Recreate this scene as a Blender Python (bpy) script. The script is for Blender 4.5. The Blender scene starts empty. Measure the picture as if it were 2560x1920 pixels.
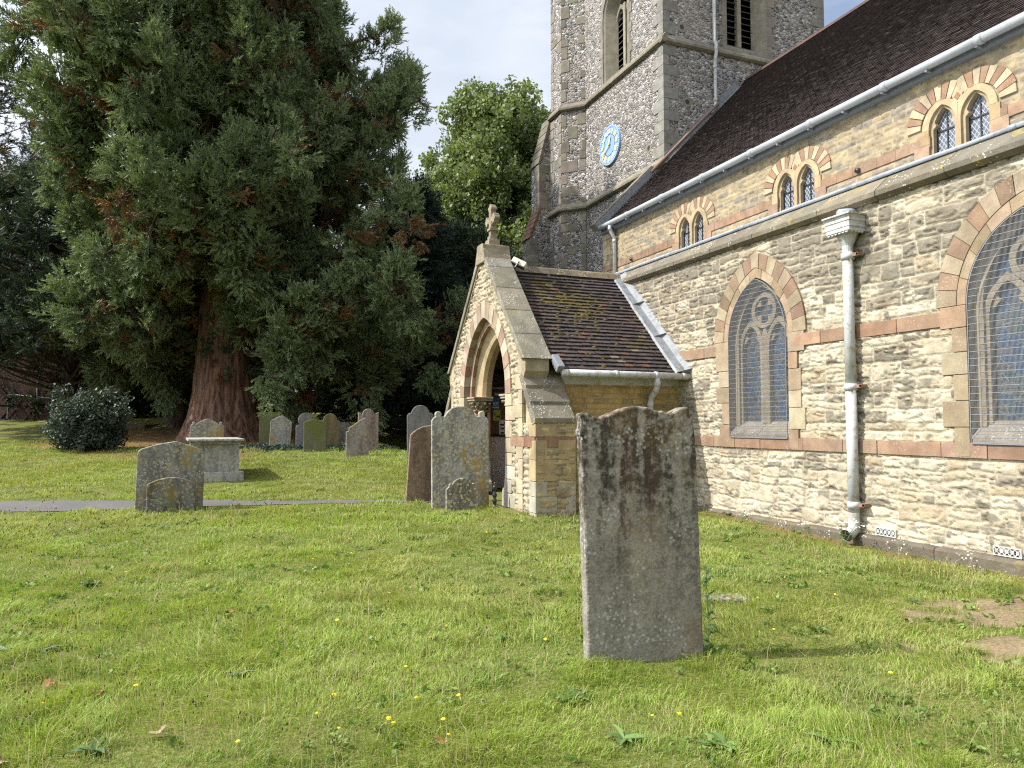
import bpy, math, random
import numpy as np
from mathutils import Vector, Matrix, Euler
PI = math.pi
rad = math.radians
scene = bpy.context.scene
COL = bpy.data.collections.new("churchyard")
scene.collection.children.link(COL)

# ------------------------------------------------------------------ camera numbers
AZ = rad(22.0); HCAM = 1.55; FPX = 1850.0; PITCH = math.atan(98 / 1850)
SA, CA = math.sin(AZ), math.cos(AZ)
K = 2560 / 2212.0

def terr0(D):
    xs = [-50, 0, 9, 12.7, 16, 19, 22, 27, 33, 38, 50, 80, 400]
    zs = [0, 0, 0.0, .12, .27, .52, .77, .88, 1.34, 1.8, 2.3, 3, 6]
    return np.interp(D, xs, zs)

def at(u, D):
    lat = (u * K - 1280) / FPX * D
    return lat * CA + D * SA, -lat * SA + D * CA

def ground_at(u, v):                         # a view direction followed down to the lawn
    s = (v * K - 1058) / FPX
    D = 1.0
    while D < 90 and HCAM - s * D > terr0(D): D += .02
    return at(u, D)

def uz(v, D): return HCAM - (v * K - 1058) / FPX * D

# ------------------------------------------------------------------ noise
def _h(ix, iy, seed):
    n = (ix.astype(np.int64) * 374761393 + iy.astype(np.int64) * 668265263 + seed * 1442695041) & 0xffffffff
    n = ((n ^ (n >> 13)) * 1274126177) & 0xffffffff
    n = n ^ (n >> 16)
    return (n & 0xffffff) / float(0xffffff)

def vn(x, y, seed=0):
    x = np.asarray(x, float); y = np.asarray(y, float)
    ix = np.floor(x); iy = np.floor(y); fx = x - ix; fy = y - iy
    fx = fx * fx * (3 - 2 * fx); fy = fy * fy * (3 - 2 * fy)
    a = _h(ix, iy, seed); b = _h(ix + 1, iy, seed); c = _h(ix, iy + 1, seed); d = _h(ix + 1, iy + 1, seed)
    return (a * (1 - fx) + b * fx) * (1 - fy) + (c * (1 - fx) + d * fx) * fy

def fbm(x, y, seed=0, oc=4, g=.5):
    s = 0; a = 1; t = 0
    for i in range(oc):
        s = s + a * vn(x, y, seed + i * 17); t += a; a *= g; x = x * 2.03 + 5.1; y = y * 2.03 + 1.7
    return s / t

def sstep(a, b, x):
    t = np.clip((x - a) / (b - a), 0, 1); return t * t * (3 - 2 * t)

def terr(X, Y):
    X = np.asarray(X, float); Y = np.asarray(Y, float)
    D = X * SA + Y * CA
    z = terr0(D) + (fbm(X * .7, Y * .7, 3, 3) - .5) * .05 * sstep(1, 4, D) * (1 - sstep(6.6, 7.4, X)) + (fbm(X * 3, Y * 3, 9, 2) - .5) * .02 * (1 - sstep(6.6, 7.4, X))
    # the lawn stays low along the church
    w = sstep(5.0, 6.5, X) * sstep(12.0, 14.0, D) * (1 - sstep(30, 40, D))
    return z * (1 - w) + .1 * w

def T(X, Y): return float(terr(X, Y))

# ------------------------------------------------------------------ object helpers
def tag(o, label=None, cat=None, group=None, kind=None):
    if label: o["label"] = label
    if cat: o["category"] = cat
    if group: o["group"] = group
    if kind: o["kind"] = kind
    return o

def empty(name, loc, rz=0, **kw):
    o = bpy.data.objects.new(name, None); COL.objects.link(o)
    o.location = loc; o.rotation_euler = (0, 0, rz); o.empty_display_size = .1
    return tag(o, **kw)

def link(name, me, mat, parent=None):
    o = bpy.data.objects.new(name, me); COL.objects.link(o)
    if mat is not None: me.materials.append(mat)
    if parent is not None: o.parent = parent
    return o

def mesh_np(name, V, Q, col, mat, parent=None, smooth=False):
    """V (n,3); Q (m,4) or (m,3); col (n,3) per vertex or None"""
    V = np.ascontiguousarray(V, np.float32); Q = np.ascontiguousarray(Q, np.int32)
    me = bpy.data.meshes.new(name)
    k = Q.shape[1]
    me.vertices.add(len(V)); me.vertices.foreach_set("co", V.ravel())
    me.loops.add(Q.size); me.loops.foreach_set("vertex_index", Q.ravel())
    me.polygons.add(len(Q)); me.polygons.foreach_set("loop_start", np.arange(0, Q.size, k, dtype=np.int32))
    if smooth: me.polygons.foreach_set("use_smooth", np.ones(len(Q), bool))
    else: me.polygons.foreach_set("use_smooth", np.zeros(len(Q), bool))
    me.update(calc_edges=True)
    if col is not None:
        c4 = np.ones((len(V), 4), np.float32); c4[:, :3] = col
        at_ = me.color_attributes.new("Col", 'FLOAT_COLOR', 'POINT'); at_.data.foreach_set("color", c4.ravel())
    return link(name, me, mat, parent)

SPLIT = {'stone_band', 'corner_stones', 'string_course', 'turret_dressings', 'arch_jamb', 'flat_putlog_hole', 'porch_side_wall', 'porch_lining', 'inside_wall_paint', 'porch_floor', 'lead_flashing', 'aisle_wall', 'clerestory_wall', 'gable_coping', 'buttress_stones', 'pipe_bracket', 'lead_roll'}

class MB:
    def __init__(s): s.v = []; s.f = []; s.c = []
    def poly(s, pts, col=(.5, .5, .5)):
        i = len(s.v); s.v += [tuple(p) for p in pts]; s.f.append(list(range(i, i + len(pts)))); s.c.append(col)
    def prism(s, f, out, n0, n1, col=(.5, .5, .5)):
        """outline (a,b) pushed from n0 to n1 along the frame's normal"""
        i = len(s.v); m = len(out)
        s.v += [f(a, b, n0) for a, b in out] + [f(a, b, n1) for a, b in out]
        s.f.append(list(range(i, i + m))[::-1]); s.f.append(list(range(i + m, i + 2 * m)))
        for k in range(m): s.f.append([i + k, i + (k + 1) % m, i + m + (k + 1) % m, i + m + k])
        s.c += [col] * (m + 2)
    def box(s, f, a0, a1, b0, b1, n0, n1, col=(.5, .5, .5)):
        s.prism(f, [(a0, b0), (a1, b0), (a1, b1), (a0, b1)], n0, n1, col)
    def ring(s, f, inn, out, n0, n1, col=(.5, .5, .5), closed=False):
        m = len(inn); i = len(s.v)
        for n in (n0, n1):
            s.v += [f(a, b, n) for a, b in inn]; s.v += [f(a, b, n) for a, b in out]
        I0, O0, I1, O1 = i, i + m, i + 2 * m, i + 3 * m
        for k in range(m if closed else m - 1):
            j = (k + 1) % m
            for q in ([I0 + k, I0 + j, O0 + j, O0 + k], [I1 + k, O1 + k, O1 + j, I1 + j], [I0 + k, I1 + k, I1 + j, I0 + j], [O0 + k, O0 + j, O1 + j, O1 + k]):
                s.f.append(q); s.c.append(col)
        if not closed:
            for k in (0, m - 1):
                s.f.append([I0 + k, O0 + k, O1 + k, I1 + k]); s.c.append(col)
    def tube(s, path, r, seg=8, col=(.5, .5, .5), cap=True):
        path = [Vector(p) for p in path]; rs = r if isinstance(r, (list, tuple, np.ndarray)) else [r] * len(path)
        base = len(s.v); up = None
        for k, p in enumerate(path):
            d = (path[min(k + 1, len(path) - 1)] - path[max(k - 1, 0)]).normalized()
            if up is None:
                up = Vector((0, 0, 1)) if abs(d.z) < .9 else Vector((1, 0, 0))
            x = d.cross(up).normalized(); y = x.cross(d).normalized(); up = y
            for q in range(seg):
                a = 2 * PI * q / seg
                s.v.append(tuple(p + (x * math.cos(a) + y * math.sin(a)) * rs[k]))
        for k in range(len(path) - 1):
            for q in range(seg):
                a = base + k * seg + q; b = base + k * seg + (q + 1) % seg
                s.f.append([a, b, b + seg, a + seg]); s.c.append(col)
        if cap:
            s.f.append([base + q for q in range(seg)][::-1]); s.f.append([base + (len(path) - 1) * seg + q for q in range(seg)]); s.c += [col] * 2
    def lathe(s, c, prof, seg=12, col=(.5, .5, .5)):
        """prof: (radius, height) up a vertical axis at c"""
        base = len(s.v)
        for r, h in prof:
            for q in range(seg):
                a = 2 * PI * q / seg; s.v.append((c[0] + r * math.cos(a), c[1] + r * math.sin(a), c[2] + h))
        for k in range(len(prof) - 1):
            for q in range(seg):
                a = base + k * seg + q; b = base + k * seg + (q + 1) % seg
                s.f.append([a, b, b + seg, a + seg]); s.c.append(col)
        s.f.append([base + q for q in range(seg)][::-1]); s.f.append([base + (len(prof) - 1) * seg + q for q in range(seg)]); s.c += [col] * 2
    def clusters(s, gap=.03):
        boxes = []; used = {}
        par = list(range(len(s.v)))
        def find(a):
            while par[a] != a: par[a] = par[par[a]]; a = par[a]
            return a
        for fc in s.f:
            for q in fc[1:]: par[find(q)] = find(fc[0])
        isl = {}
        for k, fc in enumerate(s.f): isl.setdefault(find(fc[0]), []).append(k)
        keys = list(isl); bb = []
        for r in keys:
            P = np.array([s.v[q] for k in isl[r] for q in s.f[k]]); bb.append((P.min(0) - gap / 2, P.max(0) + gap / 2))
        g = list(range(len(keys)))
        def fg(a):
            while g[a] != a: g[a] = g[g[a]]; a = g[a]
            return a
        for i in range(len(keys)):
            for j in range(i):
                if (bb[i][0] <= bb[j][1]).all() and (bb[j][0] <= bb[i][1]).all(): g[fg(i)] = fg(j)
        out = {}
        for i, r in enumerate(keys): out.setdefault(fg(i), []).extend(isl[r])
        return list(out.values())
    def build(s, name, mat, parent=None, smooth=False, bevel=0, seg=2):
        if name in SPLIT:
            cl = s.clusters(); o = None
            if len(cl) > 1:
                for ks in cl:
                    m = MB()
                    for k in ks: m.poly([s.v[q] for q in s.f[k]], s.c[k])
                    # weld the corners so that bevels still work
                    mp = {}; V = []
                    for i, p in enumerate(m.v):
                        kk = tuple(round(x, 5) for x in p)
                        if kk not in mp: mp[kk] = len(V); V.append(p)
                    m.f = [[mp[tuple(round(x, 5) for x in m.v[q])] for q in fc] for fc in m.f]; m.v = V
                    keep = [i for i, fc in enumerate(m.f) if len(set(fc)) == len(fc)]; m.f, m.c = [m.f[i] for i in keep], [m.c[i] for i in keep]
                    o = m._build(name, mat, parent, smooth, bevel, seg)
                return o
        return s._build(name, mat, parent, smooth, bevel, seg)
    def _build(s, name, mat, parent=None, smooth=False, bevel=0, seg=2):
        me = bpy.data.meshes.new(name); me.from_pydata(s.v, [], s.f); me.validate(); me.update()
        if smooth: me.polygons.foreach_set("use_smooth", np.ones(len(me.polygons), bool))
        if len(me.polygons) == len(s.f):
            at_ = me.color_attributes.new("Col", 'FLOAT_COLOR', 'CORNER')
            arr = np.ones((len(me.loops), 4), np.float32); k = 0
            for fc, c in zip(s.f, s.c):
                arr[k:k + len(fc), :3] = c; k += len(fc)
            at_.data.foreach_set("color", arr.ravel())
        o = link(name, me, mat, parent)
        if bevel:
            b = o.modifiers.new("bevel", 'BEVEL'); b.width = bevel; b.segments = seg; b.limit_method = 'ANGLE'; b.angle_limit = rad(40)
        return o

WX = lambda X: (lambda a, b, n: (X - n, a, b))          # wall facing -X, a = Y
WY = lambda Y: (lambda a, b, n: (a, Y - n, b))          # wall facing -Y, a = X
WYp = lambda Y: (lambda a, b, n: (a, Y + n, b))
WZ = lambda Z: (lambda a, b, n: (a, b, Z + n))

def arc(cx, cy, r, a0, a1, n=10):
    return [(cx + r * math.cos(rad(a0 + (a1 - a0) * k / n)), cy + r * math.sin(rad(a0 + (a1 - a0) * k / n))) for k in range(n + 1)]

def pt_arch(c, z0, a, h, n=16, legs=None):
    """pointed arch outline from right springing over the apex to the left; legs: extend straight down to that z"""
    R = (a * a + h * h) / (2 * a); th = math.acos((R - a) / R) if R > a else PI / 2
    if R <= a: R = a
    r = [(c + (a - R) + R * math.cos(th * k / n), z0 + R * math.sin(th * k / n) * (h / (R * math.sin(th)))) for k in range(n + 1)]
    l = [(2 * c - x, y) for x, y in r[::-1][1:]]
    o = r + l
    if legs is not None: o = [(c + a, legs)] + o + [(c - a, legs)]
    return o

# ------------------------------------------------------------------ materials
class NT:
    def __init__(s, name):
        s.m = bpy.data.materials.new(name); s.m.use_nodes = True; s.t = s.m.node_tree; s.t.nodes.clear()
        s.out = s.t.nodes.new("ShaderNodeOutputMaterial")
    def n(s, typ, ins=None, **kw):
        nd = s.t.nodes.new("ShaderNode" + typ)
        for k, v in kw.items(): setattr(nd, k, v)
        for k, v in (ins or {}).items(): s.set(nd.inputs[k], v)
        return nd
    def set(s, sock, v):
        if hasattr(v, "is_output") or isinstance(v, bpy.types.NodeSocket): s.t.links.new(v, sock)
        elif isinstance(v, (tuple, list)) and len(v) == 3 and sock.type == 'RGBA': sock.default_value = (*v, 1)
        else: sock.default_value = v
    def pos(s, scale=(1, 1, 1), loc=(0, 0, 0)):
        g = s.n("NewGeometry"); mp = s.n("Mapping", {"Vector": g.outputs["Position"], "Scale": scale, "Location": loc}); return mp.outputs[0]
    def noise(s, vec, scale, detail=4, rough=.55):
        return s.n("TexNoise", {"Vector": vec, "Scale": scale, "Detail": detail, "Roughness": rough}).outputs[0]
    def ramp(s, fac, lo, hi):
        r = s.n("MapRange", {"Value": fac, "From Min": lo, "From Max": hi}); r.interpolation_type = 'SMOOTHSTEP'; return r.outputs[0]
    def mix(s, fac, a, b, mode='MIX'):
        x = s.n("Mix", data_type='RGBA', blend_type=mode); s.set(x.inputs[0], fac); s.set(x.inputs[6], a); s.set(x.inputs[7], b); return x.outputs[2]
    def math(s, op, a, b=None):
        x = s.n("Math", operation=op); s.set(x.inputs[0], a)
        if b is not None: s.set(x.inputs[1], b)
        return x.outputs[0]
    def attr(s): return s.n("Attribute", attribute_name="Col").outputs["Color"]
    def bump(s, h, strength=.5, dist=.01, normal=None):
        b = s.n("Bump", {"Height": h, "Strength": strength, "Distance": dist})
        if normal is not None: s.t.links.new(normal, b.inputs["Normal"])
        return b.outputs[0]
    def bsdf(s, col, rough=.85, spec=.3, normal=None, metal=0):
        b = s.n("BsdfPrincipled", {"Base Color": col, "Roughness": rough, "Specular IOR Level": spec, "Metallic": metal})
        if normal is not None: s.t.links.new(normal, b.inputs["Normal"])
        return b.outputs[0]
    def done(s, sh): s.t.links.new(sh, s.out.inputs["Surface"]); return s.m

def m_stone(name, tint=(1, 1, 1), grime=.35, bump=.5, lichen=0.0, fine=60, gain=.74):
    t = NT(name); p = t.pos(); c = t.mix(1, t.attr(), (gain, gain, gain), 'MULTIPLY')
    n1 = t.noise(p, 5, 6); n2 = t.noise(p, fine, 4); n3 = t.noise(t.pos((1, 1, .35)), 2.2, 5)
    c = t.mix(t.ramp(n1, .3, .75), t.mix(1, c, (.80, .77, .73), 'MULTIPLY'), t.mix(1, c, (1.12, 1.1, 1.05), 'MULTIPLY'))
    c = t.mix(t.math('MULTIPLY', t.ramp(n3, .52, .72), grime), c, (.14, .125, .10))
    c = t.mix(t.ramp(n2, .35, .7), t.mix(1, c, (.84, .83, .81), 'MULTIPLY'), c)
    if lichen:
        v = t.n("TexVoronoi", {"Vector": p, "Scale": 26}); w = t.noise(p, 3.3, 3)
        msk = t.math('MULTIPLY', t.math('LESS_THAN', v.outputs["Distance"], .27), t.ramp(w, .5, .62))
        c = t.mix(t.math('MULTIPLY', msk, lichen), c, (.50, .48, .42))
        w2 = t.noise(p, 4.7, 5); c = t.mix(t.math('MULTIPLY', t.ramp(w2, .6, .72), lichen * .7), c, (.27, .21, .06))
    h = t.math('ADD', t.math('MULTIPLY', n2, .5), t.noise(p, 22, 5))
    return t.done(t.bsdf(c, .92, .15, t.bump(h, bump, .012)))

def m_flint():
    t = NT("knapped_flint"); g = t.pos()
    w = t.n("TexNoise", {"Vector": g, "Scale": 6.0, "Detail": 2}); wv = t.n("VectorMath", operation='SCALE'); t.set(wv.inputs[0], w.outputs["Color"]); wv.inputs["Scale"].default_value = .09
    ad = t.n("VectorMath", operation='ADD'); t.set(ad.inputs[0], g); t.set(ad.inputs[1], wv.outputs[0])
    mp = t.n("Mapping", {"Vector": ad.outputs[0], "Scale": (1, 1, 1.5)}).outputs[0]
    v = t.n("TexVoronoi", {"Vector": mp, "Scale": 7.6}); e = t.n("TexVoronoi", {"Vector": mp, "Scale": 7.6}, feature='DISTANCE_TO_EDGE')
    r = t.n("SeparateColor", {"Color": v.outputs["Color"]})
    cr = t.n("ValToRGB", {"Fac": r.outputs[0]}); el = cr.color_ramp.elements
    el[0].position = 0; el[0].color = (.055, .055, .06, 1); el[1].position = 1; el[1].color = (.74, .72, .69, 1)
    for ps, cc in ((.2, (.15, .145, .14)), (.42, (.26, .24, .22)), (.60, (.35, .30, .25)), (.78, (.50, .48, .46))):
        x = el.new(ps); x.color = (*cc, 1)
    n = t.noise(g, 45, 4); c = t.mix(t.ramp(n, .35, .65), t.mix(1, cr.outputs[0], (.6, .6, .62), 'MULTIPLY'), cr.outputs[0])
    mort = t.mix(t.noise(g, 1.1, 4), (.30, .27, .23), (.42, .37, .31))
    big = t.noise(g, .6, 4); c = t.mix(t.math('MULTIPLY', t.ramp(big, .5, .7), .35), c, (.42, .36, .28))
    c = t.mix(t.ramp(e.outputs["Distance"], .03, .10), mort, c)
    h = t.ramp(e.outputs["Distance"], .0, .28)
    h = t.math('ADD', h, t.math('MULTIPLY', n, .3))
    return t.done(t.bsdf(c, .7, .35, t.bump(h, 1.0, .05)))

def m_tile():
    t = NT("clay_roof_tile"); p = t.pos(); c = t.attr(); n = t.noise(p, 16, 5); m = t.noise(p, 1.6, 6); f = t.noise(p, 70, 3)
    c = t.mix(t.ramp(n, .35, .7), t.mix(1, c, (.65, .64, .66), 'MULTIPLY'), c)
    c = t.mix(t.math('MULTIPLY', t.ramp(f, .60, .72), .5), c, (.10, .092, .078))
    c = t.mix(t.math('MULTIPLY', t.ramp(m, .58, .72), .4), c, (.075, .065, .04))
    return t.done(t.bsdf(c, .85, .25, t.bump(t.math('ADD', n, f), .5, .006)))

def m_grave(name, base, dark, stain=.6, green=0.0, yellow=0.0, white=0.0, red=0.0, topdark=None, streak=7, bump=.6):
    t = NT(name); p = t.pos(); pv = t.pos((1, 1, .16)); n1 = t.noise(p, 4, 7, .65); n2 = t.noise(pv, streak, 6, .6); n3 = t.noise(p, 55, 4); n4 = t.noise(p, 18, 6, .7)
    c = t.mix(t.ramp(n1, .3, .7), base, tuple(x * 1.35 for x in base))
    st = t.math('MULTIPLY', t.ramp(t.math('ADD', t.math('MULTIPLY', n2, .5), t.math('MULTIPLY', n4, .5)), .44, .57), stain)
    if topdark:
        z = t.n("SeparateXYZ", {"Vector": p}).outputs[2]; nz = t.math('ADD', z, t.math('MULTIPLY', t.math('SUBTRACT', n2, .5), 1.3))
        st = t.math('MULTIPLY', st, t.math('ADD', t.ramp(nz, topdark[0], topdark[1]), .22))
    c = t.mix(st, c, dark)
    if red:
        c = t.mix(t.math('MULTIPLY', t.ramp(t.noise(t.pos((1, 1, .3), (3, 1, 2)), 3.0, 5), .5, .68), red), c, (.16, .07, .04))
    if green:
        c = t.mix(t.math('MULTIPLY', t.ramp(t.noise(t.pos((1, 1, .5), (7, 2, 4)), 2.1, 5), .32, .62), green), c, (.13, .14, .045))
    c = t.mix(t.ramp(n3, .3, .7), t.mix(1, c, (.74, .73, .72), 'MULTIPLY'), t.mix(1, c, (1.1, 1.1, 1.08), 'MULTIPLY'))
    if white:
        v = t.n("TexVoronoi", {"Vector": p, "Scale": 30, "Randomness": 1}); w = t.noise(t.pos((1, 1, 1), (4, 4, 1)), 3.1, 4)
        msk = t.math('MULTIPLY', t.math('LESS_THAN', t.math('ADD', v.outputs["Distance"], t.math('MULTIPLY', n4, .25)), .42), t.ramp(w, .53, .58))
        c = t.mix(t.math('MULTIPLY', msk, white), c, (.52, .53, .50))
    if yellow:
        v = t.n("TexVoronoi", {"Vector": p, "Scale": 15}); w = t.noise(t.pos((1, 1, .6), (9, 3, 5)), 2.6, 5)
        d = t.math('ADD', v.outputs["Distance"], t.math('MULTIPLY', n4, .35))
        rg = t.math('MULTIPLY', t.math('LESS_THAN', d, .52), t.math('GREATER_THAN', d, .30))
        c = t.mix(t.math('MULTIPLY', rg, t.math('MULTIPLY', t.ramp(w, .32, .46), yellow)), c, (.42, .38, .22))
        c = t.mix(t.math('MULTIPLY', t.ramp(t.math('ADD', t.math('MULTIPLY', w, .6), t.math('MULTIPLY', n4, .4)), .53, .60), yellow), c, (.30, .19, .03))
    h = t.math('ADD', t.math('MULTIPLY', n4, 1.0), t.math('MULTIPLY', n3, .6))
    return t.done(t.bsdf(c, .93, .15, t.bump(h, bump, .012)))

def m_simple(name, col, rough=.6, spec=.4, metal=0, var=.25, bump=.15, sc=12, dirt=None):
    t = NT(name); p = t.pos(); n = t.noise(p, sc, 5); c = t.mix(n, tuple(x * (1 - var) for x in col), tuple(min(1, x * (1 + var)) for x in col))
    if dirt: c = t.mix(t.math('MULTIPLY', t.ramp(t.noise(p, 9, 6, .7), dirt[1], dirt[1] + .08), dirt[2]), c, dirt[0])
    return t.done(t.bsdf(c, rough, spec, t.bump(n, bump, .01), metal))

def m_leaf(name, rough=.55, trans=.3, spec=.35):
    t = NT(name); c = t.attr()
    b = t.bsdf(c, rough, spec); tr = t.n("BsdfTranslucent", {"Color": t.mix(1, c, (1.25, 1.3, .6), 'MULTIPLY')}).outputs[0]
    return t.done(t.n("MixShader", {0: trans, 1: b, 2: tr}).outputs[0])

def m_bark(name, a, b, c2):
    t = NT(name); p = t.pos((1, 1, .09)); n = t.noise(p, 9, 6, .6); n2 = t.noise(t.pos((1, 1, .25)), 30, 4)
    c = t.mix(t.ramp(n, .35, .62), a, b); c = t.mix(t.math('MULTIPLY', t.ramp(t.noise(t.pos(), 1.3, 4), .5, .7), .5), c, c2)
    return t.done(t.bsdf(c, .95, .1, t.bump(t.math('ADD', n, t.math('MULTIPLY', n2, .4)), 1, .05)))

def m_stained():
    t = NT("stained_glass"); p = t.pos(); v = t.n("TexVoronoi", {"Vector": p, "Scale": 8.5}); e = t.n("TexVoronoi", {"Vector": p, "Scale": 8.5}, feature='DISTANCE_TO_EDGE')
    r = t.n("SeparateColor", {"Color": v.outputs["Color"]}); cr = t.n("ValToRGB", {"Fac": r.outputs[0]}); el = cr.color_ramp.elements
    el[0].color = (.03, .045, .07, 1); el[1].color = (.05, .04, .03, 1); el[1].position = 1
    for ps, cc in ((.3, (.035, .07, .12)), (.5, (.075, .07, .06)), (.7, (.03, .06, .058)), (.85, (.10, .09, .08))):
        x = el.new(ps); x.color = (*cc, 1)
    c = t.mix(t.ramp(e.outputs["Distance"], .012, .03), (.17, .175, .18), cr.outputs[0])
    return t.done(t.bsdf(c, .28, .5, t.bump(t.noise(p, 9, 3), .35, .02)))

M = {}
def setup_mats():
    M['rubble'] = m_stone("rubble_stone", grime=.25, bump=.75, fine=75)
    M['ashlar'] = m_stone("dressed_stone", grime=.3, bump=.3, lichen=.25)
    M['coping'] = m_stone("weathered_coping_stone", grime=.55, bump=.8, lichen=.9)
    M['grey_ashlar'] = m_stone("grey_dressed_stone", grime=.5, bump=.4, lichen=.2)
    M['flint'] = m_flint(); M['tile'] = m_tile()
    M['lead'] = m_simple("sheet_lead", (.24, .26, .29), .5, .5, .0, .35, .3, 7, ((.16, .16, .17), .55, .7))
    M['leadl'] = m_simple("pale_lead_flashing", (.20, .21, .22), .6, .4, .0, .5, .5, 5, ((.12, .115, .11), .52, .75))
    M['white'] = m_simple("flaking_white_paint", (.42, .425, .42), .55, .35, 0, .14, .3, 10, ((.27, .215, .125), .52, .65))
    M['gutter'] = m_simple("grey_gutter_paint", (.33, .345, .35), .45, .4, 0, .15, .15, 6, ((.30, .28, .25), .58, .6))
    M['fascia'] = m_simple("grey_fascia_board", (.17, .18, .19), .6, .3)
    M['glass'] = m_simple("dark_leaded_glass", (.085, .10, .125), .22, .8, 0, .6, .35, 3)
    M['stained'] = m_stained()
    M['black'] = m_simple("black_iron", (.018, .018, .02), .4, .5)
    M['louvre'] = m_simple("dark_louvre_wood", (.05, .047, .045), .7, .3)
    M['wire'] = m_simple("galvanised_guard_wire", (.22, .23, .25), .45, .5, .3)
    M['came'] = m_simple("window_lead_strip", (.33, .34, .36), .5, .4)
    M['blue'] = m_simple("blue_clock_paint", (.20, .33, .66), .4, .5, 0, .15, .05, 5)
    M['bluel'] = m_simple("pale_blue_clock_ring", (.27, .41, .72), .4, .5, 0, .1, .05, 5)
    M['navy'] = m_simple("dark_blue_marks", (.02, .03, .08), .5)
    M['gold'] = m_simple("gilded_metal", (.80, .66, .28), .4, .5, .0, .1, 0)
    M['bark'] = m_bark("fibrous_redwood_bark", (.075, .042, .030), (.25, .145, .10), (.17, .13, .10))
    M['bark2'] = m_bark("dull_brown_bark", (.03, .022, .016), (.09, .065, .05), (.06, .06, .05))
    M['needle'] = m_leaf("conifer_needle", .6, .18, .25)
    M['leaf'] = m_leaf("broad_leaf", .5, .35, .35)
    M['gloss'] = m_leaf("glossy_leaf", .5, .12, .28)
    M['grass'] = m_leaf("grass_blade", .55, .32, .3)
    M['iron'] = m_simple("rusty_iron_pipe", (.22, .13, .09), .8, .3, 0, .4, .4, 14)
    M['wood'] = m_simple("dark_timber", (.035, .025, .02), .7)
    M['board'] = m_simple("brown_board", (.13, .075, .05), .7)
    M['limewash'] = m_simple("pale_lilac_wall_paint", (.62, .56, .58), .8)
    M['floor'] = m_simple("worn_stone_floor", (.42, .34, .25), .7)
    M['paper'] = m_simple("white_paper", (.74, .74, .76), .7, .2, 0, .04, 0)
    M['pblue'] = m_simple("blue_paper", (.03, .20, .55), .6, .2, 0, .1, 0)
    M['pyel'] = m_simple("yellow_green_paper", (.50, .50, .10), .6, .2, 0, .1, 0)
    M['ink'] = m_simple("dark_print", (.03, .03, .035), .7)
    M['pink'] = m_simple("pale_print", (.75, .68, .40), .7)
    M['lampcase'] = m_simple("cream_lamp_housing", (.68, .62, .46), .5)
    M['yellowp'] = m_simple("yellow_petal", (.85, .60, .02), .5, .3, 0, .1, 0)
    M['whitep'] = m_simple("white_petal", (.75, .74, .68), .6, .3, 0, .1, 0)
    M['red'] = m_simple("red_plastic", (.35, .03, .04), .4)
    M['shaft'] = m_stone("pink_column_shaft", grime=.2, bump=.2)

CREAM = (.60, .51, .36); RED = (.385, .248, .172); RED2 = (.455, .32, .235); COPING = (.225, .205, .165); GASH = (.345, .338, .315)

def jit(c, r, k=.12):
    f = 1 + r.uniform(-k, k); return tuple(max(0, x * f * (1 + r.uniform(-k, k) * .25)) for x in c)

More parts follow.
